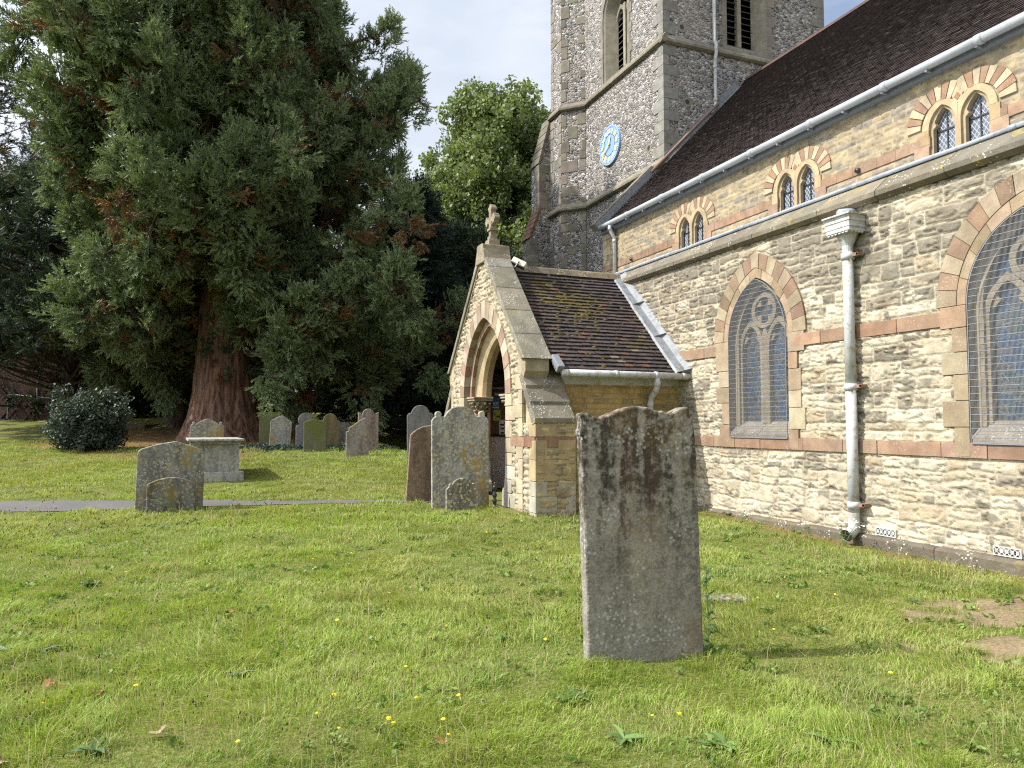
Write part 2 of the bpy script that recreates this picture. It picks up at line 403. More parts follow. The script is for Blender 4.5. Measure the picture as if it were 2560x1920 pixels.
# ------------------------------------------------------------------ rough stone walling as real relief
def rubble(name, f, a0, a1, b0, b1, step, mat, parent, seed, ch=(.11, .24), cw=(.2, .6), relief=.028, pal=None, keep=None, flat=None, joint=(.60, .54, .42), wob=.05, split=.35, lay=20, jw=.022):
    r = np.random.RandomState(seed)
    A, B = np.meshgrid(np.arange(a0, a1 + step * .5, step), np.arange(b0, b1 + step * .5, step))
    wa = A + (fbm(A * 3.1, B * 3.1, seed, 3) - .5) * wob * 1.6; wb = B + (fbm(A * 2.3, B * 2.9, seed + 5, 3) - .5) * wob * 1.5
    cb = [b0 - .3]
    while cb[-1] < b1 + .4: cb.append(cb[-1] + r.uniform(*ch))
    cb = np.array(cb); ci = np.clip(np.searchsorted(cb, wb.ravel()) - 1, 0, len(cb) - 2).reshape(wb.shape)
    d = np.zeros_like(A); sid = np.zeros(A.shape, np.int64); sb = np.zeros_like(A)
    for c in range(len(cb) - 1):
        m = ci == c
        if not m.any(): continue
        js = [a0 - .6]
        while js[-1] < a1 + .8: js.append(js[-1] + r.uniform(*cw))
        js = np.array(js); x = wa[m]; y = wb[m]
        k = np.clip(np.searchsorted(js, x) - 1, 0, len(js) - 2)
        rs = r.rand(len(js)); H = cb[c + 1] - cb[c]; mid = cb[c] + H * (.4 + .2 * r.rand(len(js)))
        lo = np.full_like(x, cb[c]); hi = np.full_like(x, cb[c + 1]); sp = (rs[k] < split) & (H > (ch[0] + ch[1]) / 2.1)
        upm = sp & (y > mid[k]); dnm = sp & ~upm
        lo[upm] = mid[k][upm]; hi[dnm] = mid[k][dnm]
        d[m] = np.minimum(np.minimum(x - js[k], js[k + 1] - x), np.minimum(y - lo, hi - y))
        sid[m] = c * 997 + k * 7 + upm * 3 + seed * 131
        sb[m] = rs[k]
    r1 = _h(sid, sid * 3 + 1, 11); r2 = _h(sid, sid * 5 + 2, 12); r3 = _h(sid, sid * 7 + 3, 13)
    prof = sstep(.003, jw, d + (fbm(A * 22, B * 22, seed + 3, 2) - .5) * .014)
    n = fbm(A * 11 + r1 * 90, B * lay + r2 * 90, seed + 8, 4, .6); n2 = fbm(A * 26 + r2 * 50, B * 40, seed + 18, 2)
    crag = np.abs(fbm(A * 3.5 + r3 * 40, B * lay * .6 + r1 * 40, seed + 28, 3) - .5) * 2
    h = prof * relief * (.22 + .42 * r1 + .8 * n + .4 * n2 - 1.1 * sstep(.13, 0, crag))
    if flat is not None:
        w = flat(A, B); h = h * (1 - w) + .002 * w
    C = pal(A, B, r1, r2, r3, n, seed) if pal else np.ones(A.shape + (3,)) * .4
    ck = sstep(.10, 0, crag) * sstep(.015, .03, d) * (r2 > .35); C = C * (1 - .45 * ck)[..., None]
    jm = (1 - sstep(.15 * jw, jw * .75, d))[..., None] * .95
    C = C * (1 - jm) + np.array(joint) * jm
    P = np.stack(f(A, B, h), -1)
    return grid_mesh(name, P, C, keep(A, B) if keep is not None else None, mat, parent)

def grid_mesh(name, P, C, K_, mat, parent, smooth=True):
    ny, nx = P.shape[:2]; idx = np.arange(ny * nx).reshape(ny, nx)
    Q = np.stack([idx[:-1, :-1], idx[:-1, 1:], idx[1:, 1:], idx[1:, :-1]], -1)
    if K_ is not None:
        ok = K_[:-1, :-1] & K_[:-1, 1:] & K_[1:, 1:] & K_[1:, :-1]; Q = Q[ok]
    Q = Q.reshape(-1, 4); used = np.unique(Q); mp = np.full(ny * nx, -1); mp[used] = np.arange(len(used))
    return mesh_np(name, P.reshape(-1, 3)[used], mp[Q], C.reshape(-1, 3)[used], mat, parent, smooth)

def fX(X): return lambda a, b, n: (X - n + 0 * a, a + 0 * n, b + 0 * n)
def fY(Y): return lambda a, b, n: (a + 0 * n, Y - n + 0 * a, b + 0 * n)

def mixc(w, a, b): return a * (1 - w[..., None]) + b * w[..., None]

def pal_aisle(A, B, r1, r2, r3, n, seed):
    c = mixc(r2, np.array((.66, .61, .49)), np.array((.57, .505, .375)))
    c = mixc((r3 > .86) * .6, c, np.array((.46, .365, .24)))
    g = .25 + .24 * sstep(1.35, 1.6, B) * (1 - sstep(2.5, 2.6, B)) * (r1 > .3) + .52 * sstep(2.75, 3.3, B)
    w = sstep(.51, .59, fbm(A * 6 + r1 * 30, B * 13 + r2 * 10, seed + 40, 4, .6) + (r1 - .62) * .34 + (g - .45) * .55 + (fbm(A * 1.1, B * 1.1, 77, 2) - .5) * .45)
    dk = mixc(r3, np.array((.17, .155, .13)), np.array((.29, .26, .215)))
    return mixc(w * .8, c, dk) * (.80 + .40 * n)[..., None]

def pal_cler(A, B, r1, r2, r3, n, seed):
    c = mixc(r2, np.array((.54, .44, .28)), np.array((.46, .385, .27)))
    c = mixc((r1 > .7) * .75, c, np.array((.315, .295, .26)))
    w = sstep(.56, .68, fbm(A * 4 + r1 * 30, B * 11, seed + 40, 4))
    return mixc(w * .5, c, np.array((.26, .23, .18))) * (.86 + .28 * n)[..., None]

def pal_side(A, B, r1, r2, r3, n, seed):
    c = mixc(r2, np.array((.66, .48, .21)), np.array((.54, .40, .20)))
    c = mixc((r1 > .8) * .6, c, np.array((.33, .27, .17)))
    w = sstep(.35, .1, B) * .5
    return mixc(w, c, np.array((.22, .20, .15))) * (.86 + .28 * n)[..., None]

def pal_side2(A, B, r1, r2, r3, n, seed):
    return pal_side(A, B, r1, r2, r3, n, seed) * .6 + .4 * pal_porch(A, B, r1, r2, r3, n, seed)

def pal_porch(A, B, r1, r2, r3, n, seed):
    c = mixc(r2, np.array((.64, .57, .43)), np.array((.55, .46, .32)))
    w = sstep(.50, .62, fbm(A * 6 + r1 * 30, B * 14, seed + 40, 4) + (r1 - .6) * .3)
    return mixc(w * .7, c, np.array((.25, .23, .19))) * (.88 + .26 * n)[..., None]

def extr(mb, f, prof, a0, a1, col):
    """profile (n,b) run along a wall from a0 to a1"""
    i = len(mb.v); m = len(prof)
    mb.v += [f(a0, b, n) for n, b in prof] + [f(a1, b, n) for n, b in prof]
    mb.f.append(list(range(i, i + m))); mb.f.append(list(range(i + m, i + 2 * m))[::-1])
    for k in range(m): mb.f.append([i + k, i + m + k, i + m + (k + 1) % m, i + (k + 1) % m])
    mb.c += [col] * (m + 2)

def run(mb, f, prof, a0, a1, step, pal, rng, gap=.006):
    a = a0
    while a < a1 - .01:
        b = min(a1, a + rng.uniform(*step)); 
        if a1 - b < step[0] * .5: b = a1
        o = rng.uniform(-.003, .003)
        extr(mb, f, [(n + (o if n > 0 else 0), z) for n, z in prof], a + gap / 2, b - gap / 2, jit(rng.choice(pal), rng)); a = b

def voussoirs(mb, f, c, z0, ai, hi, ao, ho, n, n0, n1, cols, rng, gap=.10):
    """arch ring between an inner and an outer pointed curve, cut into single stones with open joints"""
    S = 16 * n
    I = pt_arch(c, z0, ai, hi, S // 2); O = pt_arch(c, z0, ao, ho, S // 2)
    per = len(I) // n
    for k in range(n):
        s, e = k * per, (k + 1) * per if k < n - 1 else len(I) - 1
        sl = list(range(s, e + 1, 2));  sl = sl if sl[-1] == e else sl + [e]
        g = gap / 2
        ii = [I[q] for q in sl]; oo = [O[q] for q in sl]
        def pull(L):
            a, b = L[0], L[1]; L0 = (a[0] + (b[0] - a[0]) * g, a[1] + (b[1] - a[1]) * g)
            a2, b2 = L[-1], L[-2]; L1 = (a2[0] + (b2[0] - a2[0]) * g, a2[1] + (b2[1] - a2[1]) * g)
            return [L0] + L[1:-1] + [L1]
        mb.ring(f, pull(ii), pull(oo), n0, n1 + rng.uniform(-.002, .003), jit(cols[k % len(cols)], rng, .14))

def in_arch(A, B, c, z0, a, h, bot):
    R = (a * a + h * h) / (2 * a); R = max(R, a)
    x = np.abs(A - c); top = np.zeros_like(A)
    q = R * R - (x - (a - R)) ** 2
    top = z0 + np.sqrt(np.clip(q, 0, None)) * (h / math.sqrt(max(1e-9, R * R - (a - R) ** 2)))
    return (x < a) & (B < top) & (B > bot)

def roof_tiles(name, o, along, up, nrm, L, S, gauge, w, pal, mat, parent, seed, thick=.016, sag=.0):
    r = np.random.RandomState(seed); o, along, up, nrm = [np.array(x, float) for x in (o, along, up, nrm)]
    ni = int(S / gauge) + 1; nj = int(L / w) + 1
    I, J = np.meshgrid(np.arange(ni), np.arange(nj), indexing='ij')
    off = (I % 2) * .5 * w + r.uniform(-.03, .03, I.shape) * w
    a0 = np.clip(J * w + off - w * .5, 0, L); a1 = np.clip(a0 + w * .975, 0, L)
    s0 = I * gauge + r.normal(0, .0022, I.shape) + np.where(r.rand(*I.shape) > .985, -.02, 0); s1 = np.minimum((I + 1) * gauge + .02, S + .03)
    lift = r.normal(0, .0016, I.shape)
    lift = lift + (fbm(J * .12, I * .12, seed, 3) - .5) * sag
    t0 = thick + np.abs(r.normal(0, .0022, I.shape)); t1 = thick * .1; tk = thick * .62
    P = lambda a, s, n: o + a[..., None] * along + s[..., None] * up + n[..., None] * nrm
    sk = r.normal(0, .0018, I.shape)
    V = np.stack([P(a0, s0, lift + t0 - tk - sk), P(a1, s0, lift + t0 - tk + sk), P(a1, s0, lift + t0 + sk), P(a0, s0, lift + t0 - sk), P(a1, s1, lift + t1), P(a0, s1, lift + t1)], -2).reshape(-1, 3)
    nt = ni * nj; b = np.arange(nt)[:, None] * 6
    Q = np.concatenate([b + np.array([0, 1, 2, 3]), b + np.array([3, 2, 4, 5])], 0)
    C = pal(I, J, r); C = np.repeat(C.reshape(-1, 1, 3), 6, 1).reshape(-1, 3)
    return mesh_np(name, V, Q, C, mat, parent)

def pal_nave(I, J, r):
    k = r.rand(*I.shape); c = mixc(k, np.array((.050, .040, .040)), np.array((.084, .064, .060)))
    c = mixc((r.rand(*I.shape) > .96) * .7, c, np.array((.10, .08, .065)))
    c = mixc(sstep(24, 0, I) * .4 * (r.rand(*I.shape) > .4), c, np.array((.10, .06, .046)))
    return c

def pal_ptile(I, J, r):
    k = r.rand(*I.shape); c = mixc(k, np.array((.046, .037, .035)), np.array((.084, .064, .056)))
    c = mixc((r.rand(*I.shape) > .95) * .9, c, np.array((.13, .062, .046)))
    c = mixc((r.rand(*I.shape) > .965) * .9, c, np.array((.17, .14, .11)))
    m = fbm(J * .28 + 3, I * .14, 5, 3) + .40 * np.exp(-((J - 6.0) / 3.4) ** 2 - ((I - 17) / 7.5) ** 2)
    c = mixc(sstep(.66, .86, m) * .7 * (r.rand(*I.shape) > .25), c, np.array((.105, .08, .016)))
    return c

# ------------------------------------------------------------------ the church
W1 = [9.03, 4.97]                       # aisle window centres along the wall
XC = 12.4                               # clerestory wall
def church():
    R = random.Random(5)
    ch = empty("church", (0, 0, 0), label="stone parish church with grey flint clock tower, dark tiled roof and gabled porch", cat="church")
    X0 = 7.7
    # ---- aisle wall
    def flat(A, B):
        w = np.zeros_like(A)
        for c in W1:
            d_ = in_arch(A, B, c, 2.88, 1.03, 1.32, -1) & (B > 2.64)
            d2 = (np.abs(A - c) < .86) & (B > 1.1) & (B < 2.9)
            w = np.maximum(w, np.maximum(d_, d2) * 1.0)
        w = np.maximum(w, ((B > 2.645) & (B < 2.82)) * 1.0); w = np.maximum(w, ((B > 1.17) & (B < 1.34)) * 1.0)
        return w
    def keep(A, B):
        k = (A < 11.25) | (B > 2.2)
        for c in W1: k &= ~in_arch(A, B, c, 2.86, .68, .92, 1.4)
        return k
    rubble("aisle_wall", fX(X0), 1.0, 13.2, -.1, 4.40, .0155, M['rubble'], ch, 3, ch=(.10, .28), cw=(.16, .66), relief=.021, pal=pal_aisle, keep=keep, flat=flat, wob=.06, lay=20, jw=.020)
    mb = MB(); mb.box(WX(X0), -9, .99, -.1, 4.4, -.4, .01, (.52, .44, .3)); mb.box(WX(X0), 15, 22.2, -.1, 4.4, -.4, .01, (.52, .44, .3)); mb.box(WX(X0), 13.2, 15, 2.2, 4.4, -.4, .01, (.52, .44, .3))
    mb.build("aisle_wall", M['rubble'], ch)
    mb = MB(); mb.box(WX(X0), 3.2, 12, -.1, 4.4, -.8, -.5, (.05, .05, .05)); mb.build("inner_wall_face", M['wood'], ch)
    # bands
    for z0, z1, gaps in ((1.17, 1.335, []), (2.645, 2.815, [(c - .76, c + .76) for c in W1])):
        mb = MB(); segs = []; a = 1.0
        for g0, g1 in sorted(gaps): segs.append((a, g0)); a = g1
        segs.append((a, 11.15 if z0 < 2 else 13.2))
        for s0, s1 in segs:
            run(mb, WX(X0), [(-.1, z0), (.034, z0), (.034, z1), (-.1, z1)], s0, s1, (.45, .95), [RED, RED2, (.36, .24, .17), (.43, .29, .205)], R, .008)
        mb.build("stone_band", M['ashlar'], ch, bevel=.004)
    # plinth and ground course
    mb = MB(); run(mb, WX(X0), [(-.1, -.2), (.10, -.2), (.10, .115), (.075, .145), (.0, .16), (-.1, .16)], -8, 10.7, (1.1, 2.4), [(.22, .19, .145), (.20, .175, .135)], R, .004)
    mb.build("base_course", M['coping'], ch, bevel=.008)
    # parapet
    mb = MB(); run(mb, WX(X0), [(-.4, 4.33), (.045, 4.33), (.11, 4.375), (.115, 4.44), (.10, 4.455), (.05, 4.50), (-.13, 4.66), (-.4, 4.66)], -8, 22, (.9, 1.5), [COPING, (.30, .27, .21), (.25, .22, .17)], R, .008)
    mb.build("parapet_coping", M['coping'], ch, bevel=.006)
    mb = MB(); y = -8
    while y < 22:
        L = R.uniform(1.6, 2.3); mb.tube([(X0 + .14, y + q * (L - .02) / 4, 4.69 + R.uniform(-.006, .006)) for q in range(5)], .036, 8); mb.tube([(X0 + .14, y + L - .1, 4.69), (X0 + .14, y + L, 4.69)], .043, 8); y += L
    mb.build("lead_roll", M['lead'], ch, smooth=True)
    mb = MB(); mb.poly([(X0 + .1, -8, 4.66), (X0 + .1, 22, 4.66), (XC, 22, 6.2), (XC, -8, 6.2)]); mb.build("aisle_roof", M['lead'], ch)
    for c in W1: aisle_window(ch, X0, c, R)
    # downpipe with hopper
    aisle_pipe(ch, X0, 7.16)
    for a0, a1, z in ((6.62, 6.92, .165), (5.12, 5.42, .165)):
        mb = MB(); f = WX(X0); mb.box(f, a0, a1, z, z + .012, .0, .034); mb.box(f, a0, a1, z + .088, z + .10, 0, .034); mb.box(f, a0, a0 + .012, z + .012, z + .088, 0, .034); mb.box(f, a1 - .012, a1, z + .012, z + .088, 0, .034)
        nx = 5
        for q in range(nx):
            x0 = a0 + .012 + q * (a1 - a0 - .024) / nx; x1 = a0 + .012 + (q + 1) * (a1 - a0 - .024) / nx; t_ = .0075
            for (p, s) in (((x0, z + .012), (x1, z + .088)), ((x0, z + .088), (x1, z + .012))):
                dx, dz = s[0] - p[0], s[1] - p[1]; l = math.hypot(dx, dz); ox, oz = -dz / l * t_ / 2, dx / l * t_ / 2
                mb.prism(f, [(p[0] + ox, p[1] + oz), (s[0] + ox, s[1] + oz), (s[0] - ox, s[1] - oz), (p[0] - ox, p[1] - oz)], .015, .031 + q * .0004 + (.001 if p[1] < z + .05 else 0))
            mb.ring(f, arc((x0 + x1) / 2, z + .05, .009, 0, 360, 8)[:-1], arc((x0 + x1) / 2, z + .05, .018, 0, 360, 8)[:-1], .015, .0345, closed=True)
        o = mb.build("air_vent", M['white'], ch)
        b = MB(); b.box(f, a0 + .002, a1 - .002, z + .002, z + .098, .0, .014); b.build("vent_back", M['black'], o)
    # ---- clerestory
    wc = [17.18, 13.15, 9.12, 5.06]
    def kc(A, B):
        k = np.ones(A.shape, bool)
        for c in wc:
            for s in (-.32, .32): k &= ~in_arch(A, B, c + s, 7.05, .27, .38, 5)
        return k
    def fc(A, B):
        w = ((B > 6.70) & (B < 6.94)) * 1.0
        for c in wc:
            w = np.maximum(w, (np.abs(A - c) < .72) & (B < 7.1))
            for s in (-.34, .34): w = np.maximum(w, (np.hypot(A - c - s, B - 7.1) < .76))
        return w * 1.0
    rubble("clerestory_wall", fX(XC), 3.0, 22.2, 5.9, 8.12, .03, M['rubble'], ch, 21, ch=(.12, .2), cw=(.25, .6), relief=.022, pal=pal_cler, keep=kc, flat=fc, joint=(.54, .46, .33), wob=.02, lay=12)
    mb = MB(); mb.box(WX(XC), -8, 2.99, 5.9, 8.1, -.3, .01, (.47, .37, .22)); mb.box(WX(XC), 3, 22.2, 5.9, 8.1, -.6, -.32, (.1, .1, .1)); mb.build("clerestory_wall", M['rubble'], ch)
    mb = MB(); a = 2.0
    for c in sorted(wc):
        run(mb, WX(XC), [(-.1, 6.725), (.03, 6.725), (.03, 6.925), (-.1, 6.925)], a, c - .57, (.4, .8), [(.38, .25, .17), (.35, .235, .165), (.42, .285, .2)], R); a = c + .57
    run(mb, WX(XC), [(-.1, 6.725), (.03, 6.725), (.03, 6.925), (-.1, 6.925)], a, 22.2, (.4, .8), [(.38, .25, .17), (.35, .235, .165)], R)
    mb.build("stone_band", M['ashlar'], ch)
    mb = MB(); z = 5.9; k = 0
    while z < 8.05: 
        mb.box(WX(XC), 22.22 - (.45 if k % 2 else .22), 22.22, z + .005, z + .27, -.3, .03, jit(CREAM, R)); z += .275; k += 1
    mb.build("corner_stones", M['ashlar'], ch)
    for c in wc[:3]: cler_window(ch, XC, c, R)
    # gutter
    mb = MB(); n = 26; ye = -7; 
    for q in range(15):
        y0 = 22.15 - q * 1.95; y1 = y0 - 1.95
        mb.tube([(XC - .27, y0, 8.20 - q * .006), (XC - .27, y1, 8.20 - (q + 1) * .006)], .085, 12); mb.tube([(XC - .27, y1 + .07, 8.20 - (q + 1) * .006), (XC - .27, y1 - .07, 8.20 - (q + 1) * .006)], .098, 12)
    mb.build("nave_gutter", M['gutter'], ch, smooth=True)
    mb = MB(); mb.box(WX(XC), -8, 22.15, 8.02, 8.22, -.1, .15); 
    y = 21.2
    while y > -7: mb.box(WX(XC), y, y + .05, 8.04, 8.13, .15, .3); y -= .975
    mb.build("eaves_board", M['fascia'], ch)
    mb = MB(); mb.tube([(XC - .27, 21.32, 8.12), (XC - .27, 21.32, 7.98), (XC - .14, 21.32, 7.78), (XC - .10, 21.32, 7.70), (XC - .10, 21.32, 6.2)], .062, 10); mb.tube([(XC - .1, 21.32, 7.66), (XC - .1, 21.32, 7.56)], .074, 10); mb.tube([(XC - .27, 21.32, 8.06), (XC - .27, 21.32, 7.96)], .074, 10)
    mb.build("clerestory_downpipe", M['white'], ch, smooth=True)
    for y in (20.35, 11.35):
        mb = MB(); mb.tube([(XC + .1, y, 6.82), (XC - .09, y, 6.80)], .055, 10); mb.build("iron_spout", M['black'], ch, smooth=True)
    # nave roof
    E0 = np.array((XC - .22, 0, 8.19)); RX, RZ = 18.5, 14.55; S = math.hypot(RX - E0[0], RZ - E0[2]); up = np.array(((RX - E0[0]) / S, 0, (RZ - E0[2]) / S)); nr = np.array((-up[2], 0, up[0]))
    roof = roof_tiles("nave_roof", (E0[0], 22.05, E0[2]), (0, -1, 0), up, nr, 30, S, .105, .17, pal_nave, M['tile'], ch, 4, .030, .012)
    mb = MB(); mb.poly([(E0[0] + .02, -8, E0[2] - .03), (E0[0] + .02, 22.1, E0[2] - .03), (RX, 22.1, RZ - .03), (RX, -8, RZ - .03)], (.05, .04, .04)); mb.poly([(RX, -8, RZ - .02), (RX, 22.1, RZ - .02), (2 * RX - E0[0], 22.1, E0[2]), (2 * RX - E0[0], -8, E0[2])], (.05, .04, .04)); mb.build("roof_underside", M['tile'], roof)
    mb = MB(); y = 22
    while y > -8: mb.prism(WY(y), [(RX - .17, RZ - .11), (RX - .08, RZ + .035), (RX, RZ + .075), (RX + .08, RZ + .035), (RX + .17, RZ - .11)], .005, .45, jit((.17, .07, .045) if y < 16 else (.10, .055, .045), R, .2)); y -= .45
    mb.build("ridge_tiles", M['tile'], roof)
    # gable end against the tower: raised coping, then lead flashing up the flint
    s_ = lambda t: (E0[0] + up[0] * t, E0[2] + up[2] * t)
    mb = MB(); x0, z0 = s_(-.15); x1, z1 = s_(3.15); f = WY(22.0)
    q = 6
    for k in range(q):
        a, b = -.15 + k * 3.3 / q + .004, -.15 + (k + 1) * 3.3 / q - .004; (xa, za), (xb, zb) = s_(a), s_(b)
        mb.prism(f, [(xa, za + .02), (xb, zb + .02), (xb - .17, zb + .24), (xa - .17, za + .24)], -.34, -.02, jit(COPING, R))
    mb.build("gable_coping", M['coping'], ch, bevel=.01)
    mb = MB(); mb.prism(f, [(x0 + .05, z0 + .05), (x1 + .05, z1 + .05), (x1 - .13, z1 + .22), (x0 - .13, z0 + .22)], -.015, .0); mb.build("lead_flashing", M['leadl'], ch)
    mb = MB(); mb.poly([(XC, 22.15, 4), (XC, 22.15, 8.2), (RX, 22.15, RZ), (2 * RX - XC, 22.15, 8.2), (2 * RX - XC, 22.15, 4)], (.4, .35, .3)); mb.build("gable_end_wall", M['flint'], ch)
    mb = MB()
    for k in range(7):
        a, b = 3.6 + k * .78, 3.6 + (k + 1) * .78 - .01; (xa, za), (xb, zb) = s_(a), s_(b); o_ = R.uniform(-.008, .008)
        if xb > RX - .1: break
        mb.prism(WY(21.93), [(xa, za + .01), (xb, zb + .01), (xb - .03, zb + .36 + o_), (xa - .03, za + .36 + o_)], -.05, .0)
        mb.prism(WY(21.93), [(xa, za + .02), (xb, zb + .02), (xb, zb + .06), (xa, za + .06)], .001, .16)
    mb.build("lead_flashing", M['leadl'], ch)
    mb = MB(); (xa, za), (xb, zb) = s_(2.7), s_(6.75); mb.tube([(xa, 21.78, za + .24), ((xa + xb) / 2, 21.78, (za + zb) / 2 + .27), (xb, 21.78, zb + .26)], .055, 8)
    mb.build("rainwater_pipe", M['iron'], ch, smooth=True)
    tower(ch, R); porch(ch, R)
    return ch

def aisle_window(ch, X0, c, R):
    f = WX(X0); ZS = 2.86; a0, h0, sill = .65, .905, 1.36
    cols = [(.42, .345, .245), (.375, .255, .18), (.46, .375, .27), (.32, .225, .165)]
    mb = MB()
    voussoirs(mb, f, c, ZS, .775, 1.075, 1.02, 1.30, 17, -.2, .036, cols, R, .11)
    # inner chamfered order, cut in blocks
    voussoirs(mb, f, c, ZS, .665, .92, .77, 1.07, 9, -.3, .030, [(.42, .315, .215), (.45, .355, .25)], R, .05)
    for s in (-1, 1):
        z = sill - .18; k = R.randint(0, 1)
        while z < ZS - .02:
            zz = min(ZS, z + R.uniform(.24, .36)); zz = ZS if ZS - zz < .14 else zz
            w = (.86 if k % 2 else 1.0) if R.random() > .3 else .93; k += 1
            e0, e1 = c + s * .665, c + s * (w - .02)
            mb.box(f, min(e0, e1), max(e0, e1), z + .004, zz - .004, -.3, .034 + R.uniform(-.002, .003), jit(R.choice([(.45, .36, .25), (.42, .30, .21), (.48, .395, .285), (.43, .335, .235)]), R)); z = zz
    w = mb.build("aisle_window", M['ashlar'], ch, bevel=.004)
    mb = MB(); mb.ring(f, pt_arch(c, ZS, .66, .915, 24, sill - .15), pt_arch(c, ZS, 1.0, 1.28, 24, sill - .15), -.35, -.02, (.45, .36, .24)); mb.build("mortar_bed", M['ashlar'], w)
    mb = MB(); extr(mb, f, [(-.35, sill - .03), (.03, sill - .03), (.03, sill + .02), (-.17, sill + .22), (-.35, sill + .22)], c - .66, c - .004, (.40, .36, .29)); extr(mb, f, [(-.35, sill - .03), (.031, sill - .03), (.031, sill + .02), (-.17, sill + .22), (-.35, sill + .22)], c + .004, c + .66, (.38, .34, .28)); mb.build("window_sill", M['coping'], w, bevel=.006)
    # tracery
    t = MB(); tc = (.44, .37, .26); n0, n1 = -.24, -.12
    t.ring(f, pt_arch(c, ZS, .555, .79, 20, sill + .15), pt_arch(c, ZS, .66, .91, 20, sill + .15), n0 - .05, n1 + .03, tc)
    t.box(f, c - .055, c + .055, sill + .14, ZS + .02, n0, n1, tc)
    for s in (-1, 1):
        cc = c + s * .305; t.ring(f, pt_arch(cc, ZS - .15, .205, .36, 12, sill + .17), pt_arch(cc, ZS - .15, .275, .45, 12, sill + .17), n0 + .003, n1 - .004, tc)
        for q in (-1, 1):                              # cusps
            t.prism(f, [(cc + q * .215, ZS - .10), (cc + q * .085, ZS + .015), (cc + q * .15, ZS + .09), (cc + q * .20, ZS + .05)], n0 + .02, n1 - .03, tc)
    cz = ZS + .425
    t.ring(f, arc(c, cz, .20, 0, 360, 28)[:-1], arc(c, cz, .275, 0, 360, 28)[:-1], n0 + .006, n1 + .004, tc, True)
    for k in range(4):
        an = rad(45 + 90 * k); t.prism(f, [(c + .215 * math.cos(an + d_), cz + .215 * math.sin(an + d_)) for d_ in (-.42, .42)] + [(c + .10 * math.cos(an + .05), cz + .10 * math.sin(an + .05)), (c + .10 * math.cos(an - .05), cz + .10 * math.sin(an - .05))], n0 + .02, n1 - .02, tc)
    t.prism(f, [(c - .08, ZS + .01), (c + .08, ZS + .01), (c, ZS + .20)], n0 + .01, n1 - .01, tc)
    t.build("tracery", M['ashlar'], w, bevel=.012)
    g = MB(); g.prism(f, pt_arch(c, ZS, .64, .89, 20, sill + .15), -.22, -.195); g.build("stained_glass", M['stained'], w)
    # wire guard
    g = MB(); n = .045; a = .635; h = .895
    def top(x):
        x = abs(x); Rr = (a * a + h * h) / (2 * a); return ZS + math.sqrt(max(0, Rr * Rr - (x - (a - Rr)) ** 2))
    k = int(2 * a / .0125)
    for q in range(k + 1):
        x = -a + q * 2 * a / k; g.box(f, c + x - .0011, c + x + .0011, sill - .02, top(x), n - .002, n)
    z = sill - .02
    while z < ZS + h - .05:
        xx = a if z < ZS else max(0, (lambda: next((x for x in np.linspace(a, 0, 60) if top(x) >= z), 0))())
        g.box(f, c - xx, c + xx, z - .0026, z + .0026, n, n + .003); z += .076
    o = pt_arch(c, ZS, a, h, 20, sill - .03); g.ring(f, o, [(c + (x - c) * 1.012, y + (.008 if y > ZS else 0)) for x, y in o], n - .006, n + .006)
    g.box(f, c - a, c + a, sill - .036, sill - .026, n - .006, n + .006)
    g.build("wire_guard", M['wire'], w)

def aisle_pipe(ch, X0, y):
    x = X0 - .12; mb = MB()
    mb.tube([(x, y, 3.90), (x, y, 2.95), (x, y, 2.03)], .066, 14); mb.tube([(x, y, 2.0), (x, y, .36)], .068, 14)
    for z in (3.71, 2.02, .52):
        mb.tube([(x, y, z - .05), (x, y, z + .035)], .082, 14)
    mb.tube([(x, y, .42), (x, y, .27), (x - .015, y, .20), (x - .06, y, .165), (x - .16, y - .02, .135)], [.068, .07, .072, .074, .078], 14, cap=False)
    p = mb.build("aisle_downpipe", M['white'], ch, smooth=True)
    mb = MB(); mb.tube([(x - .157, y - .02, .136), (x - .12, y - .015, .145)], [.07, .068], 14); mb.build("pipe_mouth", M['black'], p)
    mb = MB()
    for z in (3.71, 2.02, .52): mb.box(WX(X0), y - .17, y - .06, z - .02, z + .02, .03, .13); mb.tube([(X0 - .13, y - .155, z), (X0 - .0, y - .155, z)], .018, 6)
    mb.build("pipe_bracket", M['iron'], p)
    # hopper head: tapering box with ribs and a scalloped lower edge
    mb = MB(); f = WX(X0)
    def fr(hw, n1, z): return [(X0 - .015, y - hw, z), (X0 - n1, y - hw, z), (X0 - n1, y + hw, z), (X0 - .015, y + hw, z)]
    prof = [(.175, .27, 4.12), (.165, .255, 4.13), (.165, .255, 4.17), (.175, .262, 4.175), (.172, .262, 4.20), (.168, .257, 4.205), (.172, .262, 4.245), (.180, .27, 4.25), (.178, .268, 4.275), (.172, .262, 4.28), (.18, .27, 4.32), (.20, .295, 4.325), (.20, .295, 4.345)]
    L = [fr(a_ * 1.12, b_ * 1.1, c_ - .12) for a_, b_, c_ in prof]
    for a, b in zip(L[:-1], L[1:]):
        for k in range(4): mb.poly([a[k], a[(k + 1) % 4], b[(k + 1) % 4], b[k]])
    mb.poly(L[-1]); mb.poly(L[0])
    for k in range(6): 
        yy = y - .145 + k * .058; mb.prism(f, arc(yy, 4.0, .027, 180, 360, 6), .27, .287)
    for k in range(4):
        xx = X0 - .07 - k * .055; mb.prism(WY(y - .19), arc(xx, 4.0, .025, 180, 360, 6), -.012, .003)
    mb.lathe((x, y, 3.76), [(.066, 0), (.07, .08), (.12, .20), (.14, .245)], 14)
    mb.build("hopper_head", M['white'], p)
    mb = MB(); mb.tube([(X0 - .22, y + .02, 4.245), (X0 + .05, y - .02, 4.29)], .075, 12); mb.build("lead_spout", M['lead'], p, smooth=True)

